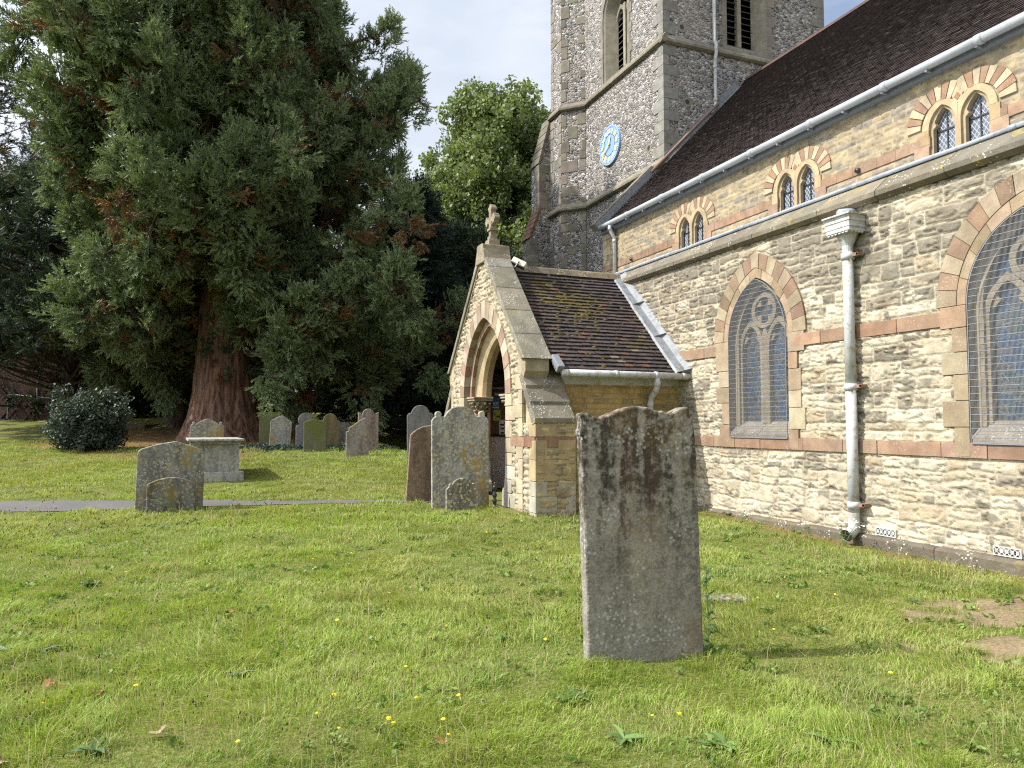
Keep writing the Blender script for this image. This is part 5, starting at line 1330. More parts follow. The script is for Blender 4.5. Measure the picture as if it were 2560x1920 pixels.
def graves():
    M['gA'] = m_grave("old_brown_headstone", (.215, .195, .163), (.052, .044, .036), .92, red=.25, white=.4, yellow=.12, topdark=(.2, 1.6), streak=10, bump=.8)
    M['gC'] = m_grave("lichened_grey_headstone", (.27, .262, .235), (.085, .078, .062), .6, yellow=.7, white=.5)
    M['gB'] = m_grave("brown_sandstone_headstone", (.20, .14, .095), (.07, .048, .034), .6, white=.2)
    M['gF'] = m_grave("mottled_grey_headstone", (.23, .222, .195), (.075, .07, .06), .6, yellow=.6, white=.75)
    M['gD'] = m_grave("rusty_lichen_footstone", (.21, .19, .15), (.06, .05, .036), .6, yellow=.9, white=.3)
    M['gG'] = m_grave("dark_footstone", (.15, .143, .13), (.042, .04, .036), .7, yellow=.5, white=.5)
    M['gH'] = m_grave("pale_tomb_stone", (.31, .30, .275), (.10, .095, .085), .6, white=.5, yellow=.15)
    M['gI'] = m_grave("pale_lichened_headstone", (.28, .265, .235), (.10, .09, .08), .55, yellow=.75, white=.5)
    M['gE'] = m_grave("plain_grey_headstone", (.17, .16, .155), (.09, .085, .08), .5)
    M['gK'] = m_grave("algae_green_headstone", (.14, .135, .095), (.06, .06, .04), .4, green=1.0)
    M['gM'] = m_grave("rust_brown_headstone", (.17, .125, .08), (.08, .05, .03), .6, green=.3)
    M['gO'] = m_grave("rust_streaked_headstone", (.23, .21, .195), (.12, .075, .045), .6, red=.7, yellow=.4)
    pA = [(-.39, -.25), (-.39, 1.46), (-.40, 1.475), (-.40, 1.50), (-.392, 1.515), (-.385, 1.56), (-.392, 1.585), (-.392, 1.612), (-.335, 1.618), (-.318, 1.598), (-.27, 1.578), (-.245, 1.574), (-.235, 1.588), (-.19, 1.604), (-.155, 1.616), (-.11, 1.634), (-.05, 1.645), (0, 1.648), (.06, 1.640), (.11, 1.622), (.14, 1.612), (.165, 1.614), (.19, 1.600), (.215, 1.582), (.232, 1.598), (.26, 1.612), (.30, 1.628), (.35, 1.634), (.354, 1.612), (.352, 1.59), (.366, 1.55), (.378, 1.50), (.386, 1.42), (.39, 1.3), (.39, -.25)]
    stone("headstone", "tall dark stained headstone with wavy top standing in the foreground grass", "gravestone", 1386, 4.92, pA, .125, 'gA', 12, -1.9, 1)
    stone("headstone", "large grey headstone spotted with yellow lichen rings in front of the porch arch", "gravestone", 995, 12.65, shoulder_top(.98, 1.53, 1.71, .27, .055, drop=.07), .10, 'gC', 7, -.6, 1)
    stone("headstone", "brown leaning headstone with curved top partly behind the lichen spotted stone", "gravestone", 926, 13.3, seg_top(.80, 1.17, 1.36), .10, 'gB', 8, 3.4, 2)
    stone("headstone", "tall plain grey headstone behind the brown leaning one", "gravestone", 909, 18.0, shoulder_top(.64, 1.36, 1.55, .22), .10, 'gE', 12, -.4)
    g = [(-.515, -.25), (-.515, .92), (-.50, .98), (-.46, 1.015), (-.25, 1.085), (.03, 1.145), (.07, 1.143), (.30, 1.07), (.45, 1.01), (.495, .97), (.51, .9), (.515, -.25)]
    stone("headstone", "broad grey headstone with low pointed top and lichen beside the path", "gravestone", 371, 12.4, g, .10, 'gF', -5, 1.2, 1)
    stone("footstone", "small dark footstone leaning on the broad pointed headstone by the path", "footstone", 374, 12.12, seg_top(.72, .46, .57), .08, 'gG', -5, .5, 1)
    stone("footstone", "small rounded footstone with orange lichen in front of the lichen spotted headstone", "footstone", 998, 12.35, shoulder_top(.53, .38, .52, .18, .03), .08, 'gD', 7, 0, 2)
    # chest tomb
    x, y = at(466, 16.6); z = T(x, y); t = empty("chest_tomb", (x, y, z - .01), rad(3), label="pale stone chest tomb with moulded flat slab beyond the path", cat="tomb")
    L0, L1 = -.55, 1.25; b = lambda mb, a0, a1, y0, y1, z0, z1: mb.box(WZ(0), a0, a1, y0, y1, z0, z1)
    mb = MB(); b(mb, -.57, .57, L0 - .05, L1 + .05, -.2, .17); mb.build("plinth", M['gH'], t, bevel=.012)
    mb = MB(); b(mb, -.44, .44, L0 + .06, L1 - .06, .17, .76)
    mb.build("chest_panel", M['gH'], t, bevel=.006)
    for s in (-1, 1):
        for yy in (L0 + .03, L1 - .21):
            mb = MB(); mb.box(WZ(0), min(s * .27, s * .47), max(s * .27, s * .47), yy, yy + .18, .168, .762); mb.build("pilaster", M['gH'], t, bevel=.006)
    mb = MB(); b(mb, -.50, .50, L0, L1, .762, .80); b(mb, -.53, .53, L0 - .03, L1 + .03, .80, .83); b(mb, -.57, .57, L0 - .07, L1 + .07, .83, .885); mb.build("table_slab", M['gH'], t, bevel=.014)
    stone("headstone", "pale headstone with yellow lichen and scrolled shoulders rising behind the chest tomb", "gravestone", 449, 19.2, shoulder_top(.82, 1.0, 1.14, .27, .035, point=True), .09, 'gI', -2, 0)
    far = [("green stained rounded headstone tucked against the right side of the sequoia trunk", 581, 23.4, seg_top(.56, .80, 1.02), 'gK', 0),
           ("grey headstone with pointed top leaning right near the sequoia trunk", 605, 22.6, shoulder_top(.62, .86, 1.0, .24, 0, point=True), 'gI', 3.5),
           ("shouldered grey headstone behind the green square topped one", 662, 22.4, shoulder_top(.58, .72, 1.08, .17), 'gE', -1),
           ("pale green headstone with nearly flat top, in front of the rust brown one", 681, 21.4, seg_top(.62, .84, .92), 'gK', 0),
           ("rust brown round arched headstone right of the pale green one", 714, 22.3, shoulder_top(.58, .86, 1.06, .20), 'gM', 0),
           ("tall rust streaked headstone with round head and side horns", 796, 21.3, [(-.29, -.25), (-.29, 1.10), (-.30, 1.15), (-.21, 1.12), (-.18, 1.06)] + arc(0, 1.08, .17, 175, 5, 12) + [(.18, 1.06), (.21, 1.12), (.30, 1.15), (.29, 1.10), (.29, -.25)], 'gO', 0),
           ("broken topped pale headstone in front of the rust streaked one", 773, 20.4, [(-.31, -.25), (-.31, .68), (-.24, .70), (-.235, .80), (-.10, .87), (0, .95), (.12, 1.03), (.2, 1.06), (.30, .99), (.31, .9), (.31, -.25)], 'gO', 0),
           ("distant dark rounded headstone seen above the tall plain grey one", 890, 33.0, seg_top(.42, .95, 1.12), 'gE', 0),
           ("dark headstone in the shade just left of the porch wall", 966, 24.0, seg_top(.7, .95, 1.2), 'gE', 0),
           ("low dark headstone in the deep shade under the yew trees", 742, 25.5, seg_top(.55, .6, .74), 'gG', 0)]
    for lab, u, D, o, m, ln in far: stone("headstone", lab, "gravestone", u, D, o, .09, m, 4, ln, 0)
    # crosses far back under the trees
    x, y = at(755, 43); z = T(x, y); t = empty("grave_cross", (x, y, z), rad(-14), label="small stone cross on a stepped base far back under the trees", cat="cross")
    mb = MB(); b(mb, -.4, .4, -.3, .3, -.3, .16); mb.build("lower_step", M['gE'], t, bevel=.01)
    mb = MB(); b(mb, -.26, .26, -.2, .2, .16, .34); mb.build("upper_step", M['gE'], t, bevel=.01)
    mb = MB(); f = WY(0); mb.prism(f, [(-.08, .34), (.08, .34), (.07, .75), (.24, .75), (.24, .89), (.07, .89), (.07, 1.12), (-.07, 1.12), (-.07, .89), (-.24, .89), (-.24, .75), (-.07, .75)], -.06, .06); mb.build("cross", M['gI'], t, bevel=.01)
    x, y = at(807, 41); z = T(x, y); t = empty("wheel_cross", (x, y, z), rad(-14), label="tall wheel headed stone cross behind the rust streaked headstone", cat="cross")
    mb = MB(); f = WY(0); mb.prism(f, [(-.16, -.3), (.16, -.3), (.10, .85), (-.10, .85)], -.07, .07); mb.build("shaft", M['gE'], t, bevel=.01)
    mb = MB(); mb.ring(f, arc(0, 1.06, .17, 0, 360, 20)[:-1], arc(0, 1.06, .25, 0, 360, 20)[:-1], -.05, .05, closed=True); mb.box(f, -.07, .07, .84, 1.34, -.06, .06); mb.box(f, -.30, .30, .99, 1.13, -.061, .061); mb.build("wheel_head", M['gE'], t)
    x, y = at(736, 44); z = T(x, y); t = empty("pedestal_tomb", (x, y, z), rad(-14), label="low stepped pedestal tomb left of the small stone cross", cat="tomb")
    mb = MB(); b(mb, -.6, .6, -.4, .9, -.3, .35); mb.build("chest", M['gE'], t, bevel=.01); mb = MB(); b(mb, -.7, .7, -.5, 1.0, .35, .45); mb.build("slab", M['gI'], t, bevel=.01); mb = MB(); b(mb, -.35, .35, -.2, .5, .45, .72); b(mb, -.2, .2, -.1, .3, .72, .9); mb.build("upper_block", M['gI'], t, bevel=.01)
    x, y = at(306, 33.5); z = T(x, y); mb = MB(); mb.prism(WZ(0), [(-.5, -1), (.5, -1), (.45, 1.1), (-.45, 1.1)], -.2, .13); o = mb.build("ledger_slab", M['gM'], None, bevel=.02); o.location = (x, y, z); o.rotation_euler = (rad(2), 0, rad(-14)); tag(o, "flat brown ledger slab in the grass beyond the shrub", "grave slab")
    x, y = at(1530, 6.6); mb = MB(); f = WZ(0); mb.box(f, -.32, .32, -.12, .12, -.05, .012)
    for k in range(9): mb.box(f, -.30 + k * .07, -.265 + k * .07, -.11, .11, .012, .022)
    o = mb.build("drain_cover", M['gG'], None); o.location = (x, y, T(x, y) + .012); o.rotation_euler = (0, 0, rad(-15)); tag(o, "dark ribbed cover lying in the grass right of the foreground headstone", "drain cover")

# ------------------------------------------------------------------ grass and small plants
def blades(P, h, w, lean, az, col, tipc, bend=.5):
    n = len(P); d = np.stack([np.cos(az), np.sin(az), np.zeros(n)], -1); s = np.stack([-np.sin(az), np.cos(az), np.zeros(n)], -1)
    fa = np.random.RandomState(3).rand(n) * 2 * PI; s = np.stack([np.cos(fa), np.sin(fa), np.zeros(n)], -1)
    z = np.array((0, 0, 1.0)); H = h[:, None]; Wd = (w * .5)[:, None]; Ln = lean[:, None]
    m = P + z * H * .55 + d * H * Ln * .35; t = P + z * H * (1 - .35 * Ln) + d * H * Ln * (1 + bend * .3)
    V = np.stack([P - s * Wd, P + s * Wd, m + s * Wd * .85, m - s * Wd * .85, t + s * Wd * .15, t - s * Wd * .15], 1).reshape(-1, 3)
    b = np.arange(n)[:, None] * 6; Q = np.concatenate([b + np.array([0, 1, 2, 3]), b + np.array([3, 2, 4, 5])], 0)
    C = np.stack([col * .85, col * .85, col, col, tipc, tipc], 1).reshape(-1, 3)
    return V, Q, C

def free(X, Y):
    """where grass can grow: off the path, the buildings and the trunk"""
    ok = ~((X > 7.59)) & ~((X > 4.4) & (Y > 10.95) & (Y < 15.3) & (X < 8)) & ~((X > 4.66) & (Y > 10.58) & (Y < 11.2)) & ~in_path(X, Y)
    return ok & (np.hypot(X - TREE[0], Y - TREE[1]) > 1.6)

def grass():
    r = np.random.RandomState(77); N = 860000
    D = (r.rand(N) * (27 ** .4 - 2.7 ** .4) + 2.7 ** .4) ** 2.5; lat = r.uniform(-1, 1, N) * (D * .80 + .5)
    N2 = 300000; D2 = 16 * r.rand(N2) ** .8 - .5; L2 = np.where(r.rand(N2) < .5, -1, 1) * (np.maximum(D2, 0) * .80 + .45 + 4.5 * r.rand(N2)); near = r.rand(N2) < .12
    D2 = np.where(near, r.uniform(-.5, 2.75, N2), D2); L2 = np.where(near, r.uniform(-3, 3, N2), L2); D = np.concatenate([D, D2]); lat = np.concatenate([lat, L2]); N = N + N2
    X = lat * CA + D * SA; Y = -lat * SA + D * CA
    g = fbm(X * 1.1, Y * 1.1, 91, 4); tf = fbm(X * 4.5, Y * 4.5, 92, 3); pa = fbm(X * .45 + 3, Y * .45, 93, 3)
    dd = dirt(X, Y); ll = litter(X, Y)
    ok = free(X, Y) & (r.rand(N) > dd * 1.02) & (r.rand(N) > ll * .9) & (r.rand(N) < .52 + .8 * sstep(.3, .6, tf))
    X, Y, D, g, tf, pa, ll = [a[ok] for a in (X, Y, D, g, tf, pa, ll)]; n = len(X)
    P = np.stack([X, Y, terr(X, Y) - .004], -1)
    h = (1 - .6 * sstep(6.9, 7.5, X)) * (.022 + .036 * sstep(.35, .7, g) + .05 * sstep(.50, .78, tf)) * r.uniform(.5, 1.3, n) * (1 + .10 * np.maximum(0, D - 6) / 6)
    w = .0036 * (np.maximum(D, 3) / 4) ** .85 * r.uniform(.7, 1.4, n)
    az = 2 * PI * fbm(X * .9, Y * .9, 94, 2) * 2 + r.normal(0, .9, n); lean = np.abs(r.normal(.5, .35, n))
    k = r.rand(n); c = mixc(k, np.array((.195, .29, .036)), np.array((.325, .40, .085)))
    c = mixc(sstep(.42, .66, pa + (tf - .5) * .5) * .55, c, np.array((.31, .31, .10)))
    c = mixc(sstep(.60, .38, g) * .5, c, np.array((.095, .185, .03)))
    c = mixc((r.rand(n) < .15) * .8, c, np.array((.44, .38, .18)))
    dry = sstep(5.5, 4.2, D) * 0 + sstep(13.2, 14.5, D) * sstep(22, 18, D) * .25
    c = mixc(dry, c, np.array((.27, .25, .08))); c = mixc(ll * .6, c, np.array((.28, .18, .07)))
    V, Q, C = blades(P, h, w, lean, az, c, mixc(r.rand(n) * .5, c, np.array((.30, .30, .10))))
    o = mesh_np("grass", V, Q, C, M['grass'], None); tag(o, "short mown green grass with longer tufts over the churchyard lawn", "grass", kind="stuff")
    # long pale bents and dark plantain heads
    n = 12000; D = (r.rand(n) * (15 ** .6 - 2.8 ** .6) + 2.8 ** .6) ** (1 / .6); lat = r.uniform(-1, 1, n) * (D * .76 + .3); X = lat * CA + D * SA; Y = -lat * SA + D * CA
    cl = fbm(X * 1.2, Y * 1.2, 95, 3); ok = free(X, Y) & (r.rand(n) < sstep(.42, .68, cl + .12 * sstep(.5, -3, X))) & (dirt(X, Y) < .4); X, Y, D = X[ok], Y[ok], D[ok]; n = len(X); P = np.stack([X, Y, terr(X, Y)], -1)
    h = r.uniform(.10, .26, n); az = r.rand(n) * 2 * PI; lean = np.abs(r.normal(.5, .45, n)); c = mixc(r.rand(n), np.array((.26, .25, .10)), np.array((.42, .36, .20)))
    V, Q, C = blades(P, h, .0033 * (D / 4) ** .7, lean, az, c, c)
    tips = P + np.stack([np.cos(az) * h * lean * 1.15, np.sin(az) * h * lean * 1.15, h * (1 - .35 * lean)], -1); pick = r.rand(n) < .45; tp = tips[pick]; m = len(tp)
    s = .007 * (D[pick] / 4) ** .6; hd = mixc(r.rand(m), np.array((.035, .022, .012)), np.array((.17, .11, .06))); b0 = len(V); up_ = np.array((0, 0, 1.0)); VV = []
    for ang in (0, PI / 2):
        x = np.array((math.cos(ang), math.sin(ang), 0)); VV.append(np.stack([tp - x * s[:, None] * .5, tp - up_ * s[:, None] * 1.4, tp + x * s[:, None] * .5, tp + up_ * s[:, None] * 1.4], 1).reshape(-1, 3))
    V2 = np.concatenate(VV); Q2 = np.arange(len(V2)).reshape(-1, 4) + b0; C2 = np.repeat(np.concatenate([hd, hd]), 4, 0)
    o = mesh_np("seed_heads", np.concatenate([V, V2]), np.concatenate([Q, Q2]), np.concatenate([C, C2]), M['grass'], None); tag(o, "thin straw coloured grass stalks and small brown seed heads in the lawn", "grass stalks", kind="stuff")
    # clover and small weeds growing through the turf
    n = 5200; D = (r.rand(n) * (14 ** .7 - 2.9 ** .7) + 2.9 ** .7) ** (1 / .7); lat = r.uniform(-1, 1, n) * (D * .75 + .3); X = lat * CA + D * SA; Y = -lat * SA + D * CA
    cl = fbm(X * 1.7, Y * 1.7, 97, 4); ok = free(X, Y) & (r.rand(n) < .55 * sstep(.50, .66, cl) + .03); X, Y, D = X[ok], Y[ok], D[ok]; n = len(X)
    P = np.stack([X, Y, terr(X, Y) + .018 + .02 * r.rand(n)], -1); pr = [leaf_proto(r, 12, .055, .034, .022, .25) for _ in range(6)]
    cc = mixc(r.rand(n), np.array((.10, .17, .03)), np.array((.20, .26, .07))); Rz = r.rand(n) * 6.28; RM = np.stack([np.stack([np.cos(Rz), -np.sin(Rz), 0 * Rz], -1), np.stack([np.sin(Rz), np.cos(Rz), 0 * Rz], -1), np.stack([0 * Rz, 0 * Rz, 1 + 0 * Rz], -1)], -2)
    o = scatter("clover", pr, P, RM, r.uniform(.6, 1.4, n) * (D / 5) ** .3, cc, M['grass'], None, r, .25); tag(o, "patches of clover and small flat weeds growing through the lawn", "ground cover", kind="stuff")
    # ivy-like green cover and litter at the foot of the sequoia
    x, y = at(660, 22.4); n = 1500; uu = r.normal(0, 1.25, n); vv = r.normal(0, .38, n); X = x + uu * CA + vv * SA; Y = y - uu * SA + vv * CA
    P = np.stack([X, Y, terr(X, Y) + .03], -1); pr = [leaf_proto(r, 8, .10, .07, .05, .4) for _ in range(4)]
    o = scatter("ground_ivy", pr, P, rand_rot(r, n), r.uniform(.7, 1.3, n), np.repeat(np.array((.035, .06, .045))[None], n, 0), M['gloss'], None, r, .3); tag(o, "low bluish green ivy cover at the right foot of the sequoia", "ground cover", kind="stuff")

def flower_kind():
    R = random.Random(8)
    px = [(989, 1244), (1088, 1356), (967, 1364), (774, 1328), (1177, 1400), (737, 1364), (1002, 1517), (966, 1578), (966, 1597), (720, 1528), (690, 1545), (855, 1594), (835, 1578), (736, 1577), (308, 1512), (115, 1533), (540, 1615), (310, 1252), (277, 1252), (325, 1347), (1627, 1300), (1661, 1373), (1660, 1400), (1912, 1473), (1740, 1286), (1791, 1293), (2100, 1318), (1690, 1246), (2170, 1222), (2055, 1245), (845, 1285), (683, 1210), (880, 1450), (1405, 1555), (900, 1535), (1940, 1222), (2115, 1250), (1455, 1560), (760, 1205), (1050, 1160)]
    proto = None
    for k, (u, v) in enumerate(px):
        x, y = ground_at(u, v + 8); z = T(x, y)
        if proto is None:
            t = empty("yellow_flower", (0, 0, 0)); H = .115
            mb = MB(); mb.tube([(0, 0, 0), (.008, 0, H * .5), (.004, .004, H)], .0016, 5); me = mb.build("stem", M['stem'], t)
            mb = MB(); n = 14
            for lay in range(2):
                for q in range(n):
                    a = 2 * PI * (q + .5 * lay) / n; l = .0135 - .004 * lay; c, s = math.cos(a), math.sin(a); w = .0028; zz = H + .002 + .003 * lay
                    mb.poly([(.004 - s * w, .004 + c * w, zz), (.004 + c * l * .7 - s * w * 1.3, .004 + s * l * .7 + c * w * 1.3, zz + .005), (.004 + c * l, .004 + s * l, zz + .004), (.004 + c * l * .7 + s * w * 1.3, .004 + s * l * .7 - c * w * 1.3, zz + .005), (.004 + s * w, .004 - c * w, zz)])
            mb.lathe((.004, .004, H - .006), [(.002, 0), (.005, .004), (.004, .009)], 8); mb.build("flower_head", M['yellowp'], t); proto = t
        else:
            t = proto.copy(); COL.objects.link(t)
            for c in list(proto.children):
                d = c.copy(); COL.objects.link(d); d.parent = t
        t.location = (x, y, z); t.rotation_euler = (R.uniform(-.25, .25), R.uniform(-.25, .25), R.uniform(0, 6)); s = R.uniform(.55, 1.1); t.scale = (s, s, s)
        tag(t, "small yellow dandelion like flower on a thin stem in the lawn", "flower", "yellow flowers scattered over the lawn")

def weed(label, u, v, n, L, W_, col, seed, up=.45, name="broadleaf_weed", cat="weed", group=None, z=0):
    R = random.Random(seed); x, y = ground_at(u, v); mb = MB()
    for k in range(n):
        a = 2 * PI * k / n + R.uniform(-.6, .6); l = L * .8 * R.uniform(.45, 1.15); w = W_ * .75 * R.uniform(.7, 1.2); e = up * R.uniform(.4, 1.4); c, s = math.cos(a), math.sin(a); P = []
        for q in range(6):
            t = q / 5; rr = l * (t - .18 * t * t * e); zz = l * e * (t - .75 * t * t) + .012; ww = w * math.sin(PI * min(1, .12 + t * .9)) * .5 + .002; P.append(((rr * c - ww * s, rr * s + ww * c, zz + .006), (rr * c, rr * s, zz), (rr * c + ww * s, rr * s - ww * c, zz + .006)))
        cc = jit(col, R, .25)
        for q in range(5):
            for j in (0, 1): mb.poly([P[q][j], P[q][j + 1], P[q + 1][j + 1], P[q + 1][j]], cc)
    o = mb.build(name, M['gloss2'], None, smooth=True); o.location = (x, y, T(x, y) + z); return tag(o, label, cat, group)

def plants():
    M['stem'] = m_simple("green_stem", (.12, .17, .05), .6); M['gloss2'] = m_leaf("weed_leaf", .45, .25, .4); M['dry'] = m_simple("dry_brown_leaf", (.24, .11, .05), .8, .2, 0, .4, .3, 60); M['dryp'] = m_simple("pale_dry_leaf", (.24, .185, .115), .8, .2, 0, .3, .3, 60)
    flower_kind()
    W = [("dark plantain rosette with wilted leaves left of centre in the lawn", 205, 1262, 9, .17, .05, (.04, .065, .025)), ("silvery green plantain clump near the left edge of the lawn", 30, 1400, 9, .2, .05, (.10, .14, .085)),
         ("narrow leaved plantain clump second from the left edge", 105, 1405, 10, .2, .04, (.09, .13, .06)), ("bushy green weed in the grass in front of the lichen spotted headstone", 1000, 1116, 14, .16, .06, (.06, .12, .03)),
         ("thistle rosette with toothed leaves at the bottom, left of the foreground headstone", 1235, 1500, 11, .17, .05, (.085, .15, .04)), ("pale green broad leaved rosette low in the foreground, right of centre", 1555, 1600, 9, .16, .055, (.12, .20, .05)),
         ("grey green dandelion rosette in the foreground right of the headstone base", 1780, 1590, 9, .15, .045, (.10, .18, .05)), ("light green dock leaves in the grass in front of the foreground headstone", 1340, 1590, 8, .17, .06, (.12, .19, .05)),
         ("small dark green rosette beyond the path, right of the chest tomb", 690, 1060, 12, .2, .07, (.05, .09, .03)), ("spiky leaved plant growing from the foot of the church wall", 1570, 1113, 14, .17, .022, (.07, .10, .05)),
         ("flat dandelion rosette at the bottom left corner of the lawn", 225, 1610, 10, .14, .05, (.08, .14, .05)), ("pale leaved weed in the middle of the lawn, right of the left hand clumps", 530, 1455, 9, .12, .04, (.13, .17, .10)),
         ("green dock rosette on the right side of the lawn near the bare earth", 1960, 1300, 9, .13, .05, (.07, .13, .04))]
    for k, (lab, u, v, n, L, w, c) in enumerate(W): weed(lab, u, v, n, L, w, c, 60 + k, .75 if k in (3, 9) else .4)
    R = random.Random(3)
    for k, (u, v, m_, lab) in enumerate([(505, 1325, 'dry', "reddish brown fallen leaf in the middle of the lawn"), (128, 1475, 'dry', "curled orange brown leaf near the left bottom of the lawn"), (225, 1500, 'dry', "brown fallen leaf lying beside the left foreground stalks"), (360, 1580, 'dryp', "large pale dry leaf at the bottom of the lawn"), (28, 1640, 'dryp', "pale dry leaf at the bottom left corner"), (650, 1258, 'dryp', "tan fallen leaf upper middle of the lawn"), (960, 1600, 'dry', "dark red fallen leaf beside the yellow flowers at the bottom"), (1950, 1345, 'dryp', "tan curled leaf on the right side of the lawn"), (190, 1245, 'dryp', "pale fallen leaf above the dark plantain rosette")]):
        x, y = ground_at(u, v); mb = MB(); n = 12; P = []
        for q in range(n): a = 2 * PI * q / n; rr = .034 * (.75 + .35 * abs(math.cos(2.5 * a))) ; P.append((rr * 1.25 * math.cos(a), rr * .8 * math.sin(a), .012 * math.cos(2 * a) + R.uniform(-.004, .012)))
        for q in range(n): mb.poly([(0, 0, .002), P[q], P[(q + 1) % n]])
        o = mb.build("fallen_leaf", M[m_], None, smooth=True); o.location = (x, y, T(x, y) + .035); o.rotation_euler = (R.uniform(-.3, .3), R.uniform(-.3, .3), R.uniform(0, 6)); tag(o, lab, "fallen leaf")
    # white yarrow by the downpipe and the wall foot
    for k, (u, v, H, lab) in enumerate([(1815, 1180, .32, "white flowered yarrow clump below the downpipe mouth"), (1880, 1175, .28, "white flowered yarrow plant just right of the downpipe"), (1595, 1130, .22, "small white flowered yarrow at the wall foot left of the downpipe"), (1745, 1165, .25, "thin yarrow stalk with sparse white heads between headstone and downpipe")]):
        x, y = ground_at(u, v); t = empty("yarrow_plant", (x, y, T(x, y)), label=lab, cat="wild flower"); mb = MB(); fl = MB(); r = random.Random(k)
        for q in range(6 if k < 2 else 3):
            a = r.uniform(0, 6.3); e = r.uniform(.2, .6) * H; h = H * r.uniform(.6, 1.1); tip = Vector((e * math.cos(a), e * math.sin(a), h)); mb.tube([(0, 0, 0), tip * .5 + Vector((0, 0, .03)), tip], .003, 5)
            for _ in range(9):
                p = tip + Vector((r.gauss(0, .022), r.gauss(0, .022), r.gauss(0, .004))); fl.lathe(p, [(.003, -.003), (.009, .002), (.003, .006)], 6)
            for j in range(6): 
                p = tip * r.uniform(.1, .8); a2 = r.uniform(0, 6.3); mb.poly([p, p + Vector((.03 * math.cos(a2), .03 * math.sin(a2), .018)), p + Vector((.05 * math.cos(a2 + .2), .05 * math.sin(a2 + .2), .01))], (.1, .15, .05))
        mb.build("stem", M['stem'], t); fl.build("flower_cluster", M['whitep'], t)
    # tall weed against the headstone
    x, y = ground_at(1522, 1398); r = random.Random(4); t = empty("tall_weed", (x, y, T(x, y)), label="tall thin leafy weed growing beside the foreground headstone", cat="weed")
    mb = MB(); mb.tube([(0, 0, 0), (.01, 0, .2), (-.005, .01, .40), (0, 0, .55)], [.004, .0035, .003, .0015], 6); mb.tube([(.01, 0, .2), (.05, .02, .33)], .002, 5); mb.build("stem", M['stem'], t)
    mb = MB()
    for k in range(34):
        zz = .02 + .5 * r.random() ** 1.3; a = r.uniform(0, 6.3); l = .11 * (1.1 - zz * 1.3) + .02; w = l * .16; c, s = math.cos(a), math.sin(a); mb.poly([(0, 0, zz), (l * .5 * c - w * s, l * .5 * s + w * c, zz + .03), (l * c, l * s, zz + .02 - l * .2), (l * .5 * c + w * s, l * .5 * s - w * c, zz + .03)], jit((.06, .11, .03), r, .3))
    mb.build("leaf_cluster", M['gloss2'], t)
    # fennel-like stalk in front of the left footstone
    x, y = at(392, 11.9); t = empty("dry_stalk_plant", (x, y, T(x, y)), label="thin branching pale green stalk in front of the small dark footstone", cat="weed"); mb = MB()
    for k in range(9):
        a = r.uniform(2.2, 4.2); h = r.uniform(.2, .36); e = r.uniform(.15, .5); mb.tube([(0, 0, 0), (e * .5 * math.cos(a), .03 * math.sin(a), h * .7), (e * math.cos(a), .05 * math.sin(a), h)], .0035, 4)
    mb.build("stem", M['stem'], t)

